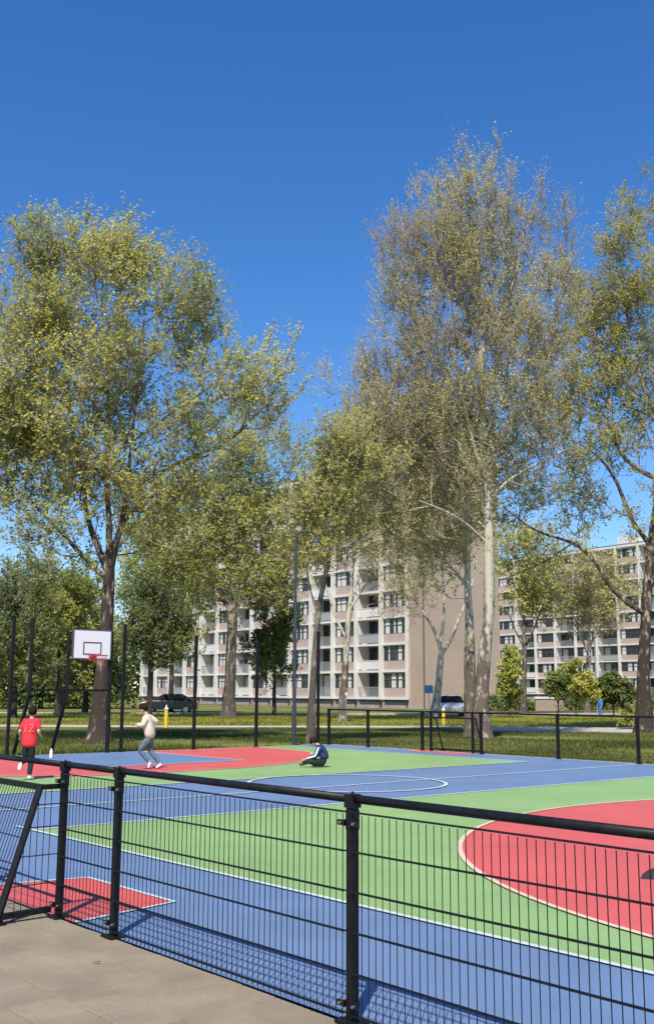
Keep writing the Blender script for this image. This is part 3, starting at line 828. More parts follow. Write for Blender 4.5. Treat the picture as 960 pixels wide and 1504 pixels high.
    q = m_*lpt; ti = np.repeat(np.arange(m_), lpt); f = 1.04-.85*rg.random(q)[:, None]**2
    keep = rg.random(q) > bare*rg.random(q)*1.4
    LP = np.where(f < .55, P0[ti]+(P1[ti]-P0[ti])*f/.55, P1[ti]+(P2[ti]-P1[ti])*(f-.55)/.45) + rg.normal(0, lsize*.38, (q, 3))
    LP = LP[keep]; ti = ti[keep]; q = len(LP)
    sz = lsize*rg.uniform(.6, 1.25, q)[:, None]
    nn = rg.normal(0, .55, (q, 3)) + np.array([0, 0, .3]) + np.array([sd.x, sd.y, sd.z])*.55; nn /= np.linalg.norm(nn, axis=1, keepdims=True)
    c = rg.normal(0, 1, (q, 3)); a = np.cross(nn, c); a /= np.linalg.norm(a, axis=1, keepdims=True); bb_ = np.cross(nn, a)
    LV = np.stack([LP-a*sz*.5, LP+bb_*sz*.38+nn*sz*.12, LP+a*sz*.55, LP-bb_*sz*.38+nn*sz*.12], 1).reshape(-1, 3)
    LF = (np.arange(q)*4)[:, None]+np.arange(4)[None]
    # tone varies by bough, by leaf
    nt2 = np.repeat(rg.random(max(1, len(src)//40)+1), 40)[:m_] if False else None
    ph = rg.uniform(0, 6, 3); tone_c = .5+.28*np.sin(LP[:, 0]*.9+ph[0]+1.3*np.sin(LP[:, 2]*.7))+.16*np.sin(LP[:, 2]*1.3+ph[1])+rg.normal(0, .12, q)*2*rough_tone
    tone = np.repeat(np.clip(tone_c, 0, 1), 4)
    V = np.concatenate([TV, LV])-off; 
    Fq = np.concatenate([TF, LF+len(TV)]); mi = np.concatenate([np.zeros(len(TF), int), np.ones(len(LF), int)])
    raw_mesh('crown', V, Fq, [M['twig'], M[leaf]], T, mi, np.concatenate([np.zeros(len(TV)), tone]))
    return T

PT = 'plane trees round the court'
# 1 big tree at the left
tree('plane_tree', 'big spreading plane tree at the left behind the basketball hoop', 33.4,
     [(146,1094,.36),(148,1040,.27),(152,980,.235),(157,920,.20),(160,860,.19),(160,838,.18)],
     [[(160,838,.15),(166,808,.11),(180,770,.09),(186,720,.07),(196,640,.05),(205,540,.035),(215,430,.02)],
      [(158,842,.14),(146,810,.1),(130,770,.085),(120,700,.07),(105,620,.055),(95,520,.04),(80,420,.025)],
      [(160,830,.12),(160,780,.1),(158,700,.075),(160,600,.05),(150,480,.035),(150,400,.02)],
      [(152,850,.09),(120,815,.07),(90,780,.055),(50,740,.04),(0,700,.03)],
      [(186,725,.06,0),(240,690,.05,.5),(300,665,.042,.8),(350,640,.035,1),(385,600,.025,1.2)],
      [(196,650,.05,0),(260,600,.04,-.5),(320,560,.03,-.6)]],
     [(110,470,120,150,4),(60,560,90,180,3),(190,520,110,150,4),(60,370,50,60,1),(120,350,50,40,.8),(190,385,60,60,1.1),(255,400,45,50,.8),(275,480,50,60,.9),
      (20,650,60,80,1.5),(40,700,90,90,2.2),(150,680,120,90,2.2),(260,640,100,60,1.5),(340,590,60,60,1),(390,560,40,50,.8),(420,600,30,30,.3),(10,640,60,120,1.5),(100,790,100,45,.8),(-60,560,80,180,1.5),(230,730,80,70,1.2)],
     1450, 8, 7, .102, 'bark_dark', 'leaf_olive', 11, dy=36, clump=.42, depth_scale=.9, twl=(.35, 1.1), upb=.75)
# 2 tall pale plane
tree('plane_tree', 'tallest plane tree with pale trunk and thin brownish upright crown', 38.2,
     [(708,1088,0.310),(706,1030,0.267),(711,965,0.232),(719,880,0.194),(717,800,0.163),(715,740,0.146),(711,680,0.133),(708,600,0.112),(706,520,0.086),(702,430,0.060),(700,330,0.039),(694,240,0.017)],
     [[(713,700,0.086),(698,665,0.065),(682,600,0.056),(668,530,0.047),(645,470,0.039),(622,420,0.026),(600,350,0.013)],
      [(708,600,0.077),(690,550,0.052),(672,500,0.043),(660,430,0.030),(650,340,0.017)],
      [(706,520,0.069),(725,480,0.047),(750,430,0.039),(765,370,0.026),(770,290,0.013)],
      [(704,470,0.052),(690,420,0.039),(680,350,0.026),(676,260,0.013)],
      [(710,640,0.069),(740,590,0.052),(780,540,0.043),(815,470,0.030),(825,400,0.017)],
      [(717,800,.045,0),(690,772,.034,-.4),(655,750,.026,-.8),(615,735,.018,-1)],
      [(714,740,0.060),(745,705,0.047),(790,680,0.034),(830,660,0.026)]],
     [(690,300,55,90,2.4),(640,330,60,90,2),(590,350,40,70,1.1),(745,330,50,90,1.8),(815,380,40,100,1.5),(700,430,120,90,4),(610,460,60,80,1.6),(790,490,60,80,1.5),
      (700,560,130,80,3),(600,590,90,70,1.8),(540,590,60,60,1.1),(650,650,80,55,1.1),(770,650,70,55,1.0),(650,740,60,50,.8),(570,680,90,50,1.6),(530,630,50,50,1),(800,620,60,80,1.2),(690,235,40,40,.7),(770,260,25,50,.5)],
     1650, 9, 5, .085, 'bark_pale', 'leaf_olive2', 22, dy=58, clump=.40, cz=1.9, upb=1.3, twl=(.4, 1.2), bare=.35, tr=.0075, minz=6.5, depth_scale=.8)
# 3 dark stem close behind the tall one
tree('plane_tree', 'slimmer plane tree with dark lower trunk just left of the tallest one', 41.0,
     [(692,1084,.26),(690,1030,.23),(689,960,.215),(689,915,.17),(685,860,.12),(686,790,.11),(683,740,.09),(688,670,.07),(686,600,.05)],
     [[(686,790,.07),(665,750,.05),(640,700,.04),(600,670,.025)],[(684,730,.06),(700,690,.04),(730,650,.03)],
      [(685,860,.06),(660,830,.045),(630,800,.035),(590,790,.02)]],
     [(620,720,90,60,2),(680,640,90,70,2),(560,760,70,50,1.2),(650,800,60,40,1),(740,720,60,60,1)],
     520, 6, 7, .095, 'bark_pale', 'leaf_olive', 33, minz=5.5)
# 4 right edge tree, limbs reaching left
tree('plane_tree', 'yellowish plane tree at the right edge with crooked limbs reaching left', 45.5,
     [(945,1077,0.353),(944,1010,0.277),(947,930,0.235),(951,850,0.210),(956,790,0.185),(966,730,0.160),(976,640,0.126),(985,540,0.092),(985,430,0.059),(980,340,0.025)],
     [[(946,905,0.118),(925,888,0.101),(893,862,0.092),(878,832,0.084),(862,811,0.076),(836,795,0.063),(790,782,0.050),(762,765,0.042),(740,745,0.025)],
      [(954,800,0.118),(931,772,0.092),(912,727,0.084),(900,698,0.071),(880,670,0.050),(850,650,0.034),(820,640,0.025)],
      [(962,705,0.118),(940,692,0.101),(916,678,0.092),(902,652,0.080),(898,610,0.059),(890,560,0.042),(880,500,0.025)],
      [(976,640,0.084),(950,590,0.067),(930,520,0.050),(915,440,0.034),(905,340,0.017)],
      [(880,670,0.038,0),(850,690,0.029,.5),(800,700,0.021,.8)],
      [(966,730,0.084),(1000,680,0.067),(1040,620,0.050)],
      [(850,790,0.034,0),(820,812,0.029,-.5),(780,835,0.021,-.8),(740,850,0.017,-1)]],
     [(900,500,70,90,3),(940,420,50,90,2),(850,560,70,80,2.2),(950,600,60,80,1.8),(870,650,90,50,1.4),(820,700,70,50,.9),(905,330,30,60,.7),(945,300,30,50,.8),
      (790,600,60,50,1),(1020,500,80,150,3),(880,760,90,45,.9),(1030,720,60,80,1.2),(770,740,50,40,.6),(960,760,40,60,.5),(880,440,50,50,1.2)],
     1100, 8, 7, .10, 'bark_dark', 'leaf_yellow', 44, dy=22, minz=5.5, clump=.5, depth_scale=.9)
# 5 slim leaning tree at court corner
tree('plane_tree', 'slim leaning young tree behind the lamp post at the court corner', 34.6,
     [(456,1093,.14),(457,1040,.12),(461,960,.10),(467,900,.09),(474,860,.08),(484,820,.07),(490,780,.055),(498,730,.035)],
     [[(467,900,.05),(455,870,.04),(450,830,.03),(445,790,.02)],[(488,790,.04),(510,760,.03),(535,730,.02)],[(478,850,.04),(470,790,.03),(465,720,.02)]],
     [(490,700,60,60,2.4),(460,760,50,60,1.8),(520,760,45,45,1.2),(505,668,45,32,.9),(450,830,35,40,.5),(530,690,50,40,1)],
     340, 6, 7, .095, 'bark_mid', 'leaf_olive', 55, minz=3.4, clump=.35)
# 6 mid distance tree left of the block
tree('plane_tree', 'broad olive green tree in front of the left half of the apartment block', 68,
     [(336,1052,.42),(338,1000,.36),(340,930,.34),(342,880,.28),(345,820,.2),(350,740,.12)],
     [[(341,900,.2),(320,860,.15),(295,820,.1),(270,790,.06)],[(342,870,.18),(370,830,.12),(400,790,.08),(420,750,.05)]],
     [(300,770,80,70,3),(370,740,70,70,3),(350,670,60,45,1.6),(400,690,50,50,1.4),(250,820,60,60,1.8),(400,820,50,50,1.4),(300,850,70,30,1),(430,700,40,40,1),(240,740,60,60,1.4),(330,730,60,60,1),(330,860,60,40,1.3),(400,850,50,40,1.2)],
     860, 7, 7, .155, 'bark_mid', 'leaf_mid', 66, minz=5.5, clump=.9, twl=(.6, 1.5), tr=.012)
tree('plane_tree', 'dark round lime tree in front of the balconies, left of the lamp post', 72,
     [(403,1050,.13),(403,1010,.11),(402,960,.09),(400,900,.06)],[],
     [(395,930,32,50,2),(410,970,28,30,1),(385,975,22,22,.6),(395,880,25,25,.6)],
     200, 6, 7, .2, 'bark_dark', 'leaf_green', 67, minz=2.0, clump=.4, twl=(.3, .8), tr=.01)
tree('plane_tree', 'sparse tree whose trunk stands right of the slim leaning one', 60,
     [(502,1062,.24),(505,1010,.2),(509,950,.18),(513,890,.13),(520,820,.08)],
     [[(509,940,.09),(490,900,.07),(478,860,.05)],[(511,900,.09),(535,860,.06),(555,820,.04)]],
     [(520,720,70,60,2),(560,660,70,60,1.8),(545,650,45,45,.9),(600,620,60,60,1.2),(490,760,50,60,1),(570,760,50,60,1.3),(540,820,50,40,.8),(560,640,50,45,.8),(600,700,60,60,1.2),(640,760,50,60,.9)],
     620, 7, 7, .13, 'bark_pale', 'leaf_olive2', 77, minz=6, clump=.8, bare=.3, twl=(.6, 1.4), tr=.011)
tree('plane_tree', 'pale forked tree in front of the brick gable wall', 70,
     [(636,1050,.26),(643,1015,.24),(646,980,.22),(648,958,.2)],
     [[(648,958,.14),(640,930,.11),(625,905,.08),(608,880,.06),(600,840,.04)],[(648,960,.16),(662,940,.12),(675,905,.09),(690,870,.07),(700,820,.05)],
      [(646,950,.12),(652,900,.1),(650,850,.08),(648,790,.05)]],
     [(610,800,60,60,2),(680,770,50,60,1.4),(640,720,70,50,2),(600,870,35,35,.5),(590,700,50,50,1.2),(650,650,60,40,1.2)],
     640, 7, 7, .13, 'bark_white', 'leaf_olive2', 88, minz=6.5, clump=.8, bare=.5, twl=(.7, 1.7), tr=.012)
# trees by the right hand block
tree('plane_tree', 'olive tree at the gap between the two blocks, right of the tallest trunk', 84,
     [(768,1046,.24),(769,1000,.2),(770,955,.18),(768,930,.12),(770,880,.07)],
     [[(770,950,.1),(757,930,.07),(748,905,.05)],[(769,955,.1),(785,920,.08),(800,880,.05)]],
     [(770,850,45,50,2),(745,830,30,40,.8),(800,870,30,40,.8),(775,800,35,30,.8),(765,900,35,25,.6),(820,830,40,30,.8)],
     330, 6, 5, .2, 'bark_mid', 'leaf_olive', 99, minz=6, clump=.7, twl=(.6, 1.4), tr=.012)
tree('plane_tree', 'small olive tree standing before the white columns of the right hand block', 88,
     [(862,1046,.26),(863,1010,.22),(864,970,.2),(864,930,.12),(866,880,.06)],[[(863,960,.1),(850,930,.08),(840,900,.05)],[(864,950,.1),(880,925,.07),(890,900,.05)]],
     [(865,890,45,45,2),(840,880,30,35,.8),(895,870,35,35,1),(860,840,45,30,1),(910,850,35,30,.6)],
     330, 6, 5, .19, 'bark_pale', 'leaf_olive2', 101, minz=6, clump=.7, bare=.3, twl=(.6, 1.4), tr=.012)
# background wood at the left
BG = [('wide dark green tree filling the left edge behind the posts', 62, 20, 1052, [(20,920,70,70,3),(0,980,60,40,1),(50,970,50,40,1),(30,860,50,40,1)], 'leaf_green', 420),
      ('bushy green tree between the left edge and the big plane trunk', 70, 85, 1052, [(90,900,45,60,2),(100,960,45,45,1.3),(70,870,40,30,.8),(120,880,40,40,1)], 'leaf_mid', 380),
      ('dark tree right behind the backboard', 76, 125, 1050, [(130,940,35,60,2),(150,990,30,30,1),(105,1000,35,25,.8)], 'leaf_green', 300),
      ('round dark green tree at the left end of the apartment block', 66, 219, 1052, [(235,925,38,48,2.2),(208,900,30,42,1.3),(255,950,20,28,.7),(215,960,30,26,.9),(235,880,35,30,.8)], 'leaf_green', 360),
      ('taller fresh green tree above the round dark one', 80, 250, 1046, [(240,830,50,45,2),(205,860,35,40,1.2),(290,830,40,40,1),(270,870,30,30,.7),(210,790,40,40,1)], 'leaf_mid', 380),
      ('far tree beyond the left edge over the road', 95, -30, 1042, [(-20,900,80,80,2),(30,930,60,50,1)], 'leaf_mid', 300),
      ('pale leaved tree behind the left wood near the trunk of the big plane', 100, 60, 1040, [(60,940,60,50,1.5),(130,960,50,40,1),(100,900,50,40,1)], 'leaf_olive', 320)]
for i, (lb, Y, px, py, bl, lf, na) in enumerate(BG):
    ppm = F/Y
    tree('background_tree', lb, Y, [(px, py, .2), (px+2, py-45, .17), (px+4, py-110, .12)], [], bl, na, 6, 6, .0026*Y, 'bark_dark', lf, 200+i,
         group='trees of the left wood', minz=3.0 if px == 219 else 1.8, clump=.7, twl=(.4, 1.1), tr=.010)
# far-off wood closing the horizon behind road and blocks
def wood(name, label, pts, hmin, hmax, thick, n, ls, leafm, seed):
    rg = np.random.default_rng(seed); P = np.array(pts, float); seg = np.linalg.norm(P[1:]-P[:-1], axis=1); cum = np.concatenate([[0], np.cumsum(seg)])
    s = rg.uniform(0, cum[-1], n); x = np.interp(s, cum, P[:, 0]); y = np.interp(s, cum, P[:, 1])
    top = hmin+(hmax-hmin)*(.5+.22*np.sin(s*.21+seed)+.16*np.sin(s*.53+2*seed)+.12*np.sin(s*1.3))
    z = top*rg.random(n)**.75; d = rg.uniform(-1, 1, n)*thick*np.sqrt(np.clip(1.05-(z/top)**2, .05, 1))
    C_ = np.stack([x+rg.normal(0, .4, n), y+d, z], 1)
    nn = rg.normal(0, .6, (n, 3))+np.array([0, -.1, .7]); nn /= np.linalg.norm(nn, axis=1, keepdims=True)
    a = np.cross(nn, rg.normal(0, 1, (n, 3))); a /= np.linalg.norm(a, axis=1, keepdims=True); b = np.cross(nn, a); sz = ls*rg.uniform(.6, 1.3, n)[:, None]
    V = np.stack([C_-a*sz*.5, C_+b*sz*.4, C_+a*sz*.5, C_-b*sz*.4], 1).reshape(-1, 3)
    tn = np.clip(.45+.3*np.sin(s*.7+3*np.sin(z*.5))+rg.normal(0, .2, n), 0, 1)
    o = raw_mesh(name, V, (np.arange(n)*4)[:, None]+np.arange(4)[None], [M[leafm]], None, None, np.repeat(tn, 4))
    tag(o, label, 'wood', kind='stuff')
wood('distant_wood', 'dark band of trees beyond the road at the left', [(-75,100),(-45,96),(-26,98),(-18.5,101)], 4, 11, 3.5, 42000, .42, 'leaf_green', 1)
wood('distant_wood', 'band of trees closing the view between and beyond the blocks', [(-110,190),(-40,200),(30,230),(60,240),(120,200)], 6, 13, 6, 30000, .9, 'leaf_green', 2)
wood('undergrowth', 'bushes along the foot of the apartment blocks', [(13,96),(24,104),(40,118),(60,130)], .6, 2.2, 1.4, 14000, .28, 'leaf_green', 3)
# shrubs
def shrub(name, label, Y, px, py, blobs, leafm, n, ls, seed, stem=True, cat='shrub'):
    return tree(name, label, Y, [(px, py, .05), (px+.5, py-8, .045), (px+1, py-16, .035)], [], blobs, n, 5, 7, ls, 'bark_dark', leafm, seed, cat, 'shrubs on the lawn', clump=.16, twl=(.12, .35), tr=.006, minz=.15)
shrub('conical_shrub', 'narrow conical green shrub left of the low brick wall', 70, 748, 1050, [(748,985,12,28,2),(748,1010,17,22,2),(750,965,7,12,.6)], 'leaf_mid', 260, .15, 301)
shrub('standard_shrub', 'small dark round headed tree on a thin stem before the hedge', 66, 818, 1056, [(818,1012,19,15,2),(822,1000,14,10,1)], 'leaf_green', 240, .14, 302)
shrub('light_shrub', 'loose pale green bush beside the round headed tree', 74, 845, 1046, [(850,1010,18,22,2),(838,990,16,18,1),(868,1020,10,15,.6)], 'leaf_olive', 220, .16, 303)
shrub('hedge', 'dense dark green hedge below the right hand block', 80, 900, 1046, [(885,1020,18,17,2),(905,1015,20,22,2.4),(918,1025,14,14,1.2),(895,1005,16,12,1)], 'leaf_green', 420, .19, 304)
shrub('low_bush', 'low brownish bush at the foot of the right edge tree', 50, 930, 1074, [(926,1060,13,12,2),(935,1050,8,12,1)], 'leaf_olive', 160, .10, 305)

# ------------------------------------------------------------------ people
def skin(name, joints, edges, m_, parent, root=0, sub=2):
    me = bpy.data.meshes.new(name); names = list(joints); idx = {k: i for i, k in enumerate(names)}
    me.from_pydata([joints[k][:3] for k in names], [(idx[a], idx[b]) for a, b in edges], [])
    o = bpy.data.objects.new(name, me); COL.objects.link(o)
    md = o.modifiers.new('s', 'SKIN'); md.use_smooth_shade = True
    for i, k in enumerate(names):
        r = joints[k][3:]; sv = me.skin_vertices[0].data[i]; sv.radius = (r[0], r[1] if len(r) > 1 else r[0]); sv.use_root = (i == root)
    ss = o.modifiers.new('u', 'SUBSURF'); ss.levels = sub; ss.render_levels = sub
    dg = bpy.context.evaluated_depsgraph_get(); nm = bpy.data.meshes.new_from_object(o.evaluated_get(dg))
    o.modifiers.clear(); o.data = nm; nm.materials.clear(); nm.materials.append(m_)
    o.parent = parent; return o
def hand(J, E, side, wrist, d, u):
    """palm, four fingers and a thumb, slightly curled; d points along the hand, u across the palm"""
    w = np.array(wrist); d = np.array(d, float); d /= np.linalg.norm(d); u = np.array(u, float); u -= d*(u@d); u /= np.linalg.norm(u); c = np.cross(d, u)
    pl = w+d*.045; J[side+'palm'] = (*pl, .022, .014); E.append((side+'wrist', side+'palm'))
    for k, (o_, l) in enumerate(((-.021, .040), (-.007, .047), (.007, .044), (.021, .034))):
        b = w+d*.07+u*o_; m1 = b+d*l*.5+c*.006; m2 = b+d*l*.85+c*.02
        for nm, q in (('a', b), ('b', m1), ('c', m2)): J['%sf%d%s' % (side, k, nm)] = (*q, .0068)
        E += [(side+'palm', '%sf%da' % (side, k)), ('%sf%da' % (side, k), '%sf%db' % (side, k)), ('%sf%db' % (side, k), '%sf%dc' % (side, k))]
    t1 = w+d*.03-u*.028+c*.004; t2 = w+d*.055-u*.04+c*.012
    J[side+'t1'] = (*t1, .008); J[side+'t2'] = (*t2, .007); E += [(side+'palm', side+'t1'), (side+'t1', side+'t2')]
def person(label, loc, rz, J, mats, opts):
    """J: joints in local metres (x right, y forward, z up)"""
    P = empty('person', loc, rz); tag(P, label, 'person')
    g = lambda k: np.array(J[k], float)
    B = {}; E = []
    B['pelvis'] = (*g('pelvis'), .07, .05); B['spine'] = (*g('spine'), .07, .048); B['chest'] = (*g('chest'), .088, .052); B['neckb'] = (*g('neckb'), .05, .045)
    hd = g('head'); fd = g('face'); fd = fd/np.linalg.norm(fd)
    B['neck'] = (*((g('neckb')*.5+hd*.5)-fd*.012), .036); upd = (hd-g('neckb')); upd /= np.linalg.norm(upd)
    B['jaw'] = (*(hd-upd*.045+fd*.018), .05, .052); B['headc'] = (*(hd+upd*.005), .078, .084); B['headt'] = (*(hd+upd*.055-fd*.008), .05, .055)
    B['nose0'] = (*(hd-upd*.012+fd*.075), .014); B['nose'] = (*(hd-upd*.02+fd*.095), .009)
    E += [('pelvis','spine'),('spine','chest'),('chest','neckb'),('neckb','neck'),('neck','jaw'),('jaw','headc'),('headc','headt'),('headc','nose0'),('nose0','nose')]
    for s in 'lr':
        sh, el, wr = g(s+'sh'), g(s+'el'), g(s+'wr')
        B[s+'sh'] = (*sh, .042); B[s+'el'] = (*el, .031); B[s+'fore'] = (*(el*.6+wr*.4), .029); B[s+'wrist'] = (*wr, .019, .016)
        E += [('chest', s+'sh'), (s+'sh', s+'el'), (s+'el', s+'fore'), (s+'fore', s+'wrist')]
        hand(B, E, s, wr, wr-el, (0.3, .9, .1) if s == 'l' else (-.3, .9, .1))
        hp_, kn, an, to = g(s+'hip'), g(s+'kn'), g(s+'an'), g(s+'toe')
        B[s+'hip'] = (*hp_, .058); B[s+'thigh'] = (*(hp_*.5+kn*.5), .06); B[s+'kn'] = (*kn, .044); B[s+'calf'] = (*(kn*.62+an*.38), .042); B[s+'an'] = (*an, .027); B[s+'toe'] = (*to, .022)
        E += [('pelvis', s+'hip'), (s+'hip', s+'thigh'), (s+'thigh', s+'kn'), (s+'kn', s+'calf'), (s+'calf', s+'an'), (s+'an', s+'toe')]
    body = skin('body', B, E, mats['skin'], P)
    # shirt
    S = {}; SE = []
    hem = g('hem'); f = opts.get('fat', 1.0)
    S['chest'] = (*g('chest'), .128*f, .092*f); S['spine'] = (*g('spine'), .12*f, .09*f); S['hem'] = (*hem, .125*f, .10*f); S['col'] = (*(g('neckb')-upd*.012), .058, .052)
    SE += [('chest', 'spine'), ('spine', 'hem'), ('chest', 'col')]
    for s in 'lr':
        sh, el, wr = g(s+'sh'), g(s+'el'), g(s+'wr')
        S[s+'sh'] = (*sh, .058*f); SE.append(('chest', s+'sh'))
        if opts.get('long'):
            S[s+'el'] = (*el, .047*f); S[s+'cuff'] = (*(el*.1+wr*.9), .036*f); SE += [(s+'sh', s+'el'), (s+'el', s+'cuff')]
        else:
            S[s+'cuff'] = (*(sh*.18+el*.82), .05); SE += [(s+'sh', s+'cuff')]
    skin(opts.get('top', 'shirt'), S, SE, mats['top'], P)
    T_ = {}; TE = []
    T_['pelvis'] = (*g('pelvis'), .108, .088); T_['waist'] = (*(g('pelvis')*.6+g('spine')*.4), .1, .08); TE.append(('pelvis', 'waist'))
    for s in 'lr':
        hp_, kn, an = g(s+'hip'), g(s+'kn'), g(s+'an')
        T_[s+'hip'] = (*hp_, .085); T_[s+'th'] = (*(hp_*.5+kn*.5), .074); T_[s+'kn'] = (*kn, .058); T_[s+'sh_'] = (*(kn*.5+an*.5), .052); T_[s+'cu'] = (*(kn*.08+an*.92), .043)
        TE += [('pelvis', s+'hip'), (s+'hip', s+'th'), (s+'th', s+'kn'), (s+'kn', s+'sh_'), (s+'sh_', s+'cu')]
    skin('trousers', T_, TE, mats['legs'], P)
    for s in 'lr':
        an, to = g(s+'an'), g(s+'toe'); dd = to-an; hl = an-dd*.22+np.array([0, 0, -.012])
        skin('shoe', {'h': (*hl, .036, .034), 'm': (*(an+dd*.45+np.array([0, 0, -.006])), .038, .032), 't': (*(to+dd*.12), .03, .024)}, [('h', 'm'), ('m', 't')], mats['shoe'], P)
    hc = hd+upd*.028-fd*.022
    f2 = fd-upd*(fd@upd); f2 /= np.linalg.norm(f2); s2 = np.cross(f2, upd); mb = MB(); V = []; nu, nv = 16, 11
    for i in range(nv):
        for k in range(nu):
            ph_ = math.pi*i/(nv-1); a_ = 2*math.pi*k/nu; d_ = np.array([math.sin(ph_)*math.cos(a_), math.sin(ph_)*math.sin(a_), math.cos(ph_)])
            r_ = np.array([.080, .096, .100])*(1+.05*math.sin(5*a_+3*i)*math.sin(ph_)); q_ = d_*r_
            if d_[1] > .25 and d_[2] < .35: q_ = q_*(.80 if d_[2] > -.2 else .70)
            if d_[2] < -.75: q_ = q_*np.array([.8, .8, .9])
            V.append(hc+upd*.006+s2*q_[0]+f2*q_[1]+upd*q_[2])
    mb.add(V, [(i*nu+k, i*nu+(k+1) % nu, (i+1)*nu+(k+1) % nu, (i+1)*nu+k) for i in range(nv-1) for k in range(nu)])
    mb.build('hair', mats['hair'], P, smooth=True)
    sd_ = np.cross(upd, fd)
    for k in (-1, 1):
        mb = MB(); c = hd+upd*.004+fd*.068+sd_*k*.027; mb.tube(c, c+fd*.008, .009, .005, 8); mb.build('eye', M['dframe'], P)
        c = hd-upd*.01+sd_*k*.072; skin('ear', {'a': (*(c+upd*.015), .012, .009), 'b': (*(c-upd*.015), .009, .007)}, [('a', 'b')], mats['skin'], P, sub=1)
    mb = MB(); c = hd-upd*.045+fd*.07; mb.bar(c-sd_*.02, c+sd_*.02, .006); mb.build('mouth', M['rim'], P)
    return P
M['skin'] = mat('skin', (.50, .30, .21), .55); M['skin2'] = mat('tan skin', (.36, .21, .14), .55)
M['hairm'] = mat('dark hair', (.02, .014, .010), .9, spec=.1); M['hairb'] = mat('brown hair', (.025, .012, .009), .9, spec=.1)
M['redshirt'] = mat('red shirt', (.66, .02, .04), .8, var=.15, vscale=9, bump=.9, bscale=11); M['blackcloth'] = mat('black cloth', (.014, .014, .016), .85, var=.2, vscale=9)
M['cream'] = mat('cream hoodie', (.60, .52, .42), .9, var=.12, vscale=7, bump=.9, bscale=11); M['jeans'] = mat('grey blue jeans', (.085, .14, .18), .9, var=.35, vscale=9, bump=.9, bscale=14)
M['navy'] = mat('navy jacket', (.012, .03, .10), .8, var=.2, vscale=9); M['whiteshoe'] = mat('white shoes', (.8, .78, .76), .6)
M['bluecl'] = mat('blue clothing', (.06, .17, .55), .8)
M['num'] = mat('orange print', (.60, .12, .05), .7)
# 1 child in red, running away
J1 = dict(pelvis=(0,0,.66), spine=(.0,.02,.83), chest=(0,.05,.97), neckb=(0,.07,1.08), head=(0,.10,1.21), face=(-.15,1,-.1),
          hem=(0,.0,.55), lsh=(-.125,.05,1.04), lel=(-.19,-.02,.86), lwr=(-.225,.10,.77), rsh=(.125,.05,1.04), rel=(.19,-.04,.86), rwr=(.16,.12,.80),
          lhip=(-.06,0,.62), lkn=(-.075,.06,.36), lan=(-.06,-.20,.30), ltoe=(-.055,-.25,.20), rhip=(.06,0,.62), rkn=(.03,.06,.34), ran=(.035,.0,.055), rtoe=(.05,.12,.028))
c1 = CT(-14.39, 4.98)
p1 = person('child in a long red shirt and black trousers running away on the left', (c1[0]-.02, c1[1], .01), math.radians(-8), J1,
       dict(skin=M['skin'], top=M['redshirt'], legs=M['blackcloth'], shoe=M['whiteshoe'], hair=M['hairm']), dict(fat=1.28))
fc = bpy.data.curves.new('shirt_number', 'FONT'); fc.body = '12'; fc.size = .22; fc.align_x = 'CENTER'; fc.extrude = .003; fc.materials.append(M['num'])
ft_ = bpy.data.objects.new('tmp', fc); COL.objects.link(ft_)
nme = bpy.data.meshes.new_from_object(ft_.evaluated_get(bpy.context.evaluated_depsgraph_get())); bpy.data.objects.remove(ft_)
fo = bpy.data.objects.new('shirt_number', nme); COL.objects.link(fo); fo.parent = p1; fo.location = (0, -.085, .86); fo.rotation_euler = (math.radians(78), 0, 0)
# 2 child running left, leaning forward
J2 = dict(pelvis=(0,.05,.64), spine=(0,.05,.82), chest=(0,.10,1.0), neckb=(0,.12,1.11), head=(0,.20,1.23), face=(0,1,-.25),
          hem=(0,.03,.60), lsh=(-.12,.11,1.06), lel=(-.17,.14,.90), lwr=(-.12,.30,.92), rsh=(.12,.09,1.06), rel=(.18,-.06,.97), rwr=(.16,.10,.88),
          lhip=(-.06,.05,.60), lkn=(-.07,.23,.38), lan=(-.06,.0,.14), ltoe=(-.06,.03,.035), rhip=(.06,.05,.60), rkn=(.07,.05,.37), ran=(.07,-.19,.10), rtoe=(.07,-.10,.028))
c2 = CT(-15.3, 8.15)
person('child in a cream hoodie, grey blue jeans and white shoes running to the left', (c2[0]-.02, c2[1], .012), math.radians(82), J2,
       dict(skin=M['skin'], top=M['cream'], legs=M['jeans'], shoe=M['whiteshoe'], hair=M['hairb']), dict(long=True, top='hoodie', fat=1.32))
# 3 child sitting on the court
J3 = dict(pelvis=(0,-.12,.11), spine=(0,-.15,.25), chest=(0,-.08,.39), neckb=(0,-.01,.46), head=(0,.09,.52), face=(0,.8,-.6),
          hem=(0,-.12,.16), lsh=(-.13,-.05,.42), lel=(-.16,.02,.23), lwr=(-.10,.26,.16), rsh=(.13,-.05,.42), rel=(.17,.03,.25), rwr=(.12,.25,.17),
          lhip=(-.07,-.08,.10), lkn=(-.17,.20,.13), lan=(-.04,.34,.06), ltoe=(.04,.40,.05), rhip=(.07,-.08,.10), rkn=(.18,.19,.12), ran=(.05,.06,.06), rtoe=(-.04,.10,.05))
p3 = person('child in a dark jacket with white sleeve stripes sitting bent over on the green court', (*CT(-13.75, 11.4)[:2], .008), math.radians(80), J3,
       dict(skin=M['skin'], top=M['navy'], legs=M['blackcloth'], shoe=M['blackcloth'], hair=M['hairb']), dict(long=True, top='jacket', fat=1.22))
for s, sx in (('l', -1), ('r', 1)):
    a, b, c = (np.array(J3[s+k], float)+np.array([sx*.047, 0, .014]) for k in ('sh', 'el', 'wr'))
    skin('sleeve_stripe', {'a': (*a, .022), 'b': (*b, .022), 'c': (*(b*.15+c*.85), .02)}, [('a', 'b'), ('b', 'c')], M['whiteshoe'], p3)
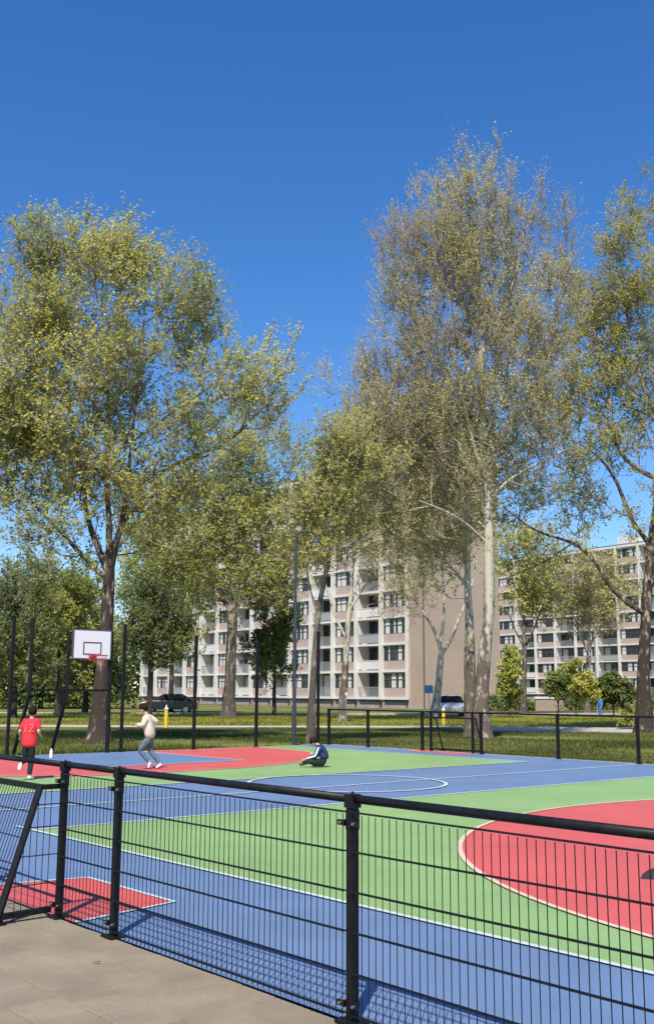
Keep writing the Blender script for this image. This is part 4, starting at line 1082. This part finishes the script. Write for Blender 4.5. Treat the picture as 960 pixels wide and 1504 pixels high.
# unused pose copy; an added dark shape makes the shadow on the red circle
J4 = {k: tuple(v) for k, v in J2.items()}
# distant pair of figures on the lawn
def small_person(label, px, py, Y, h, top, legs):
    Js = dict(pelvis=(0,0,.66), spine=(0,0,.83), chest=(0,.01,.97), neckb=(0,.01,1.08), head=(0,.02,1.20), face=(0,1,0),
          hem=(0,0,.62), lsh=(-.125,.0,1.04), lel=(-.18,-.02,.86), lwr=(-.2,.05,.70), rsh=(.125,.0,1.04), rel=(.18,-.02,.86), rwr=(.2,.05,.70),
          lhip=(-.06,0,.62), lkn=(-.08,.03,.35), lan=(-.09,0,.055), ltoe=(-.1,.1,.03), rhip=(.06,0,.62), rkn=(.08,.03,.35), ran=(.11,0,.055), rtoe=(.12,.1,.03))
    q = at(px, py, Y)
    P = person(label, (float(q[0]), Y, -.03), math.radians(120), Js, dict(skin=M['skin'], top=top, legs=legs, shoe=M['blackcloth'], hair=M['hairb']), dict(long=True, top='jacket', fat=1.25))
    P.scale = (h/1.28,)*3
small_person('distant person in blue standing on the lawn before the hedge', 881, 1044, 78, 1.4, M['bluecl'], M['bluecl'])
# small white bottle on the court
q = at(75, 1117, 26.2)
bo = empty('bottle', (float(q[0]), 26.2, .01)); tag(bo, 'small white bottle standing on the blue court left of the key', 'bottle')
mb = MB(); mb.tube((0,0,0), (0,0,.15), .04, .04, 12); mb.tube((0,0,.15), (0,0,.19), .04, .016, 12); mb.build('bottle_body', M['whiteshoe'], bo)
mb = MB(); mb.tube((0,0,.19), (0,0,.22), .018, .018, 10); mb.build('cap', M['whitep'], bo)

# dark shape added in place of a cast shadow on the red circle
shadow_ob = empty('jacket', (3.035, 9.68, .008), .05); tag(shadow_ob, 'dark garment lying crumpled on the red circle at the right edge', 'jacket')  # not a real jacket: added shape in place of a cast shadow
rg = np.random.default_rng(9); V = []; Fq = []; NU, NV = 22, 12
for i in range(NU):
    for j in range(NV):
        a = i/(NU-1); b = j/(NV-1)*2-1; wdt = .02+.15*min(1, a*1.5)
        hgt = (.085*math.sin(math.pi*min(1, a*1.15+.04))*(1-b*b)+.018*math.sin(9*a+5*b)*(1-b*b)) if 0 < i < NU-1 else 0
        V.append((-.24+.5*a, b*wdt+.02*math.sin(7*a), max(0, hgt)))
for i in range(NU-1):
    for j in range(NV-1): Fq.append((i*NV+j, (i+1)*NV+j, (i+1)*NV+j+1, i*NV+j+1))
mb = MB(); mb.add(V, Fq); mb.build('cloth', M['blackcloth'], shadow_ob, smooth=True)
mb = MB(); mb.tube((.02, -.1, .05), (.24, -.2, .02), .04, .03, 10); mb.build('sleeve', M['blackcloth'], shadow_ob, smooth=True)

lf = CT(-1.85, -.42); 
mb = MB(); mb.add([(-.045,0,.004),(-.015,-.012,.009),(.03,-.014,.012),(.05,.002,.02),(.025,.014,.014),(-.018,.012,.007)], [(0,1,4,5),(1,2,3,4)])
fl = mb.build('fallen_leaf', M['hairb']); fl.scale = (.6, .6, .6); fl.location = (lf[0], lf[1], .001); tag(fl, 'small curled dry leaf lying alone on the paving tiles', 'leaf')

# ------------------------------------------------------------------ yellow markers, signs, cars
def marker(label, px, Y, h, tilt=0):
    q = at(px, 1060, Y); g_ = empty('marker_post', (float(q[0]), Y, -.03)); tag(g_, label, 'marker post', 'yellow marker posts along the path')
    mb = MB(); mb.tube((0,0,0), (0,0,h*.92), .095, .085, 12); mb.build('post', M['yellow'], g_)
    mb = MB(); mb.tube((0,0,h*.92), (0,0,h), .11, .05, 12); mb.tube((0,0,h), (0,0,h+.12), .04, .03, 8); mb.build('cap', M['whitep'], g_)
marker('yellow marker post left, beside the path and parked car', 244, 48.5, .92)
marker('yellow marker post behind the far goal, below the brick gable', 651, 54, .85)
def signpost(label, px, Y, ztop, sw, shh, col):
    q = at(px, 1050, Y); g_ = empty('sign', (float(q[0]), Y, -.03)); tag(g_, label, 'sign')
    mb = MB(); mb.tube((0,0,0), (0,0,ztop), .035, n=8); mb.build('pole', M['galv'], g_)
    mb = MB(); mb.box(-sw/2, sw/2, -.06, -.04, ztop-shh, ztop); mb.build('panel', col, g_)
M['signblue'] = mat('sign blue', (.10, .20, .50), .5)
signpost('small square blue sign on a pole in front of the brick gable', 630, 66, 2.1, .5, .5, M['signblue'])
signpost('thin pale pole right of the sparse tree trunk', 508, 58, 1.6, .1, .12, M['whitep'])
mb = MB(); q = at(876, 1040, 86); tl = empty('light_pole', (float(q[0]), 86, 0)); tag(tl, 'thin grey lamp pole before the right hand block', 'street lamp')
mb.tube((0,0,0), (0,0,6.2), .06, .04, 8); mb.build('pole', M['galv'], tl)
mb = MB(); mb.box(-.1, .1, -.5, .1, 6.2, 6.3); mb.build('lamp_head', M['railgrey'], tl)
cb = empty('utility_box', (float(at(932,1045,70)[0]), 70, -.03)); tag(cb, 'white rounded cabinet beside the right edge tree', 'cabinet')
mb = MB(); mb.box(-.28, .28, -.2, .2, .05, .95); mb.build('body', M['whitep'], cb, bevel=.08)
mb = MB(); mb.box(-.3, .3, -.22, .22, 0, .07); mb.build('plinth', M['kerb'], cb)

def car(label, x, y, rz, paint, L=4.2, wd=1.72, hh=1.42):
    C_ = empty('parked_car', (x, y, 0), rz); tag(C_, label, 'car', 'cars parked along the road')
    prof = [(-2.1,.35),(-2.12,.62),(-2.05,.86),(-1.75,.95),(-.98,.98),(-.98,.98),(1.75,.95),(2.05,.88),(2.1,.6),(2.08,.3)]
    prof = [(-2.08,.30),(-2.12,.60),(-2.04,.80),(-1.15,.95),(1.85,.98),(2.06,.85),(2.1,.55),(2.06,.30)]
    def loft(pr, w0, w1, zmid):
        mb = MB(); n = len(pr); s = L/4.2
        V = []
        for sy in (-1, 1):
            for (a, z) in pr: V.append((a*s, sy*(w0 if z < zmid else w1)/2, z*hh/1.42))
        fs = [tuple(range(n)), tuple(reversed(range(n, 2*n)))] + [(i, n+i, n+(i+1) % n, (i+1) % n) for i in range(n)]
        mb.add(V, fs); return mb
    bd = loft(prof, wd, wd*.97, .7).build('body', paint, C_, bevel=.06)
    cab = [(-1.2,.94),(-.45,1.38),(.95,1.42),(1.75,.97)]
    mb = MB(); s = L/4.2; V = []
    for sy in (-1, 1):
        for (a, z) in cab: V.append((a*s, sy*(wd*.94 if z < 1.2 else wd*.76)/2, z*hh/1.42))
    mb.add(V, [(0,1,2,3), (7,6,5,4), (0,4,5,1), (1,5,6,2), (2,6,7,3), (3,7,4,0)]); mb.build('windows', M['carglass'], C_, bevel=.03)
    mb = MB(); mb.box(-.42*s, .92*s, -wd*.37, wd*.37, 1.385*hh/1.42, 1.43*hh/1.42); mb.build('roof', paint, C_, bevel=.015)
    for a in (-1.28, 1.28):
        for sy in (-1, 1):
            mb = MB(); mb.tube((a*s, sy*wd*.5, .31), (a*s, sy*wd*.38, .31), .31, n=20); w = mb.build('wheel', M['blackcloth'], C_)
            mb = MB(); mb.tube((a*s, sy*(wd*.5+.006), .31), (a*s, sy*(wd*.5-.02), .31), .19, n=14); mb.build('rim', M['galv'], w)
    for sy in (-.62, .62):
        mb = MB(); mb.box(-2.125*s, -2.0*s, sy-.17, sy+.17, .60, .74); mb.build('headlight', M['whitep'], C_, bevel=.02)
        mb = MB(); mb.box(2.02*s, 2.1*s, sy-.17, sy+.17, .62, .78); mb.build('tail_light', M['rim'], C_, bevel=.02)
    mb = MB(); mb.box(-2.135*s, -2.1*s, -.26, .26, .38, .49); mb.build('number_plate', M['yellow'], C_)
M['carblack'] = mat('black car paint', (.015, .016, .02), .2); M['cargrey'] = mat('grey car paint', (.12, .12, .13), .25)
M['carred'] = mat('dark red car paint', (.09, .03, .026), .5); M['carwhite'] = mat('white car paint', (.75, .76, .78), .25)
def carat(label, px, Y, rz, paint, **k): q = at(px, 1048, Y); car(label, float(q[0]), Y, rz, paint, **k)
carat('black parked car behind the left yellow marker post', 248, 78.5, math.radians(4), M['carblack'])
#carat('dark grey parked car between the two tree trunks left of the lamp', 372, 80, math.radians(5), M['cargrey'])
#carat('dark red parked car just left of the slim leaning tree', 436, 80.5, math.radians(6), M['carred'])
sheet('parking_bay', [(5.5, 69.8), (11.8, 70.6), (11.5, 81), (5.5, 80)], -.018, M['roadm'])
carat('white parked car facing the court below the brick gable', 662, 73.2, math.radians(88), M['carwhite'])
#carat('dark parked car right of the white one, partly behind the trunks', 735, 87, math.radians(14), M['carblack'])

# ------------------------------------------------------------------ grass
def blades(name, region, n, h, w, cols, seed, label):
    rg = np.random.default_rng(seed)
    P = region(rg, n); n = len(P)
    a = rg.uniform(0, 2*np.pi, n); hh = h*rg.uniform(.5, 1.3, n)*(P[:, 2])
    lean = rg.normal(0, .35, (n, 2))*hh[:, None]
    ww = w*rg.uniform(.6, 1.4, n)
    b0 = np.stack([P[:, 0]-np.cos(a)*ww, P[:, 1]-np.sin(a)*ww, np.full(n, -.035)], 1); b1 = np.stack([P[:, 0]+np.cos(a)*ww, P[:, 1]+np.sin(a)*ww, np.full(n, -.035)], 1)
    t = np.stack([P[:, 0]+lean[:, 0], P[:, 1]+lean[:, 1], hh-.03], 1)
    V = np.stack([b0, b1, t], 1).reshape(-1, 3); Fq = np.arange(3*n).reshape(-1, 3)
    tn = np.clip(.5+.3*np.sin(P[:, 0]*.6+1.7*np.sin(P[:, 1]*.5))+rg.normal(0, .2, n), 0, 1)
    o = raw_mesh(name, V, Fq, [leaf_mat(name+' leaf', cols, .3)], None, None, np.repeat(tn, 3))
    tag(o, label, 'grass', kind='stuff')
def reg_meadow(rg, n):
    u = rg.uniform(-30, 12, n*2); t = rg.random(n*2)**1.0*26; 
    p = ORG[None]+DU[None]*u[:, None]+DV[None]*(18.4+t)[:, None]
    q2 = ORG[None]+DU[None]*(-21.6-rg.random(n)*16)[:, None]+DV[None]*rg.uniform(-2, 34, n)[:, None]
    p = np.concatenate([p, q2]); t = np.concatenate([t, rg.random(n)*16])
    ok = (p[:, 1] < 48+.02*p[:, 0]-np.where(p[:, 0] > 6, 3.5, 0)) & (np.abs(p[:, 0]/p[:, 1]) < .45)
    p = p[ok]; t = t[ok]
    hs = .35+.65*np.clip((t-1.2)/3, 0, 1)*(.7+.5*np.sin(p[:, 0]*.8)*np.sin(p[:, 1]*.6+1))
    keep = np.sin(p[:, 0]*.53+1.1*np.sin(p[:, 1]*.37))+np.sin(p[:, 1]*.71+p[:, 0]*.21)+rg.normal(0, .5, len(p)) > -.75
    return np.column_stack([p, hs])[keep][:n]
blades('meadow_grass', reg_meadow, 190000, .10, .014, [(.055, .07, .015), (.10, .12, .026), (.16, .18, .04), (.27, .25, .085)], 5, 'rough uncut grass between the far fence and the path')
def reg_lawn(rg, n):
    p = np.column_stack([rg.uniform(-32, 34, n*2), rg.uniform(53, 76, n*2)]); p = p[np.abs(p[:, 0]/p[:, 1]) < .45][:n]
    return np.column_stack([p, np.full(len(p), 1.0)])
blades('lawn_grass', reg_lawn, 70000, .11, .025, [(.15, .16, .025), (.24, .245, .04), (.33, .33, .05), (.38, .35, .08)], 6, 'shorter sunlit grass beyond the path')
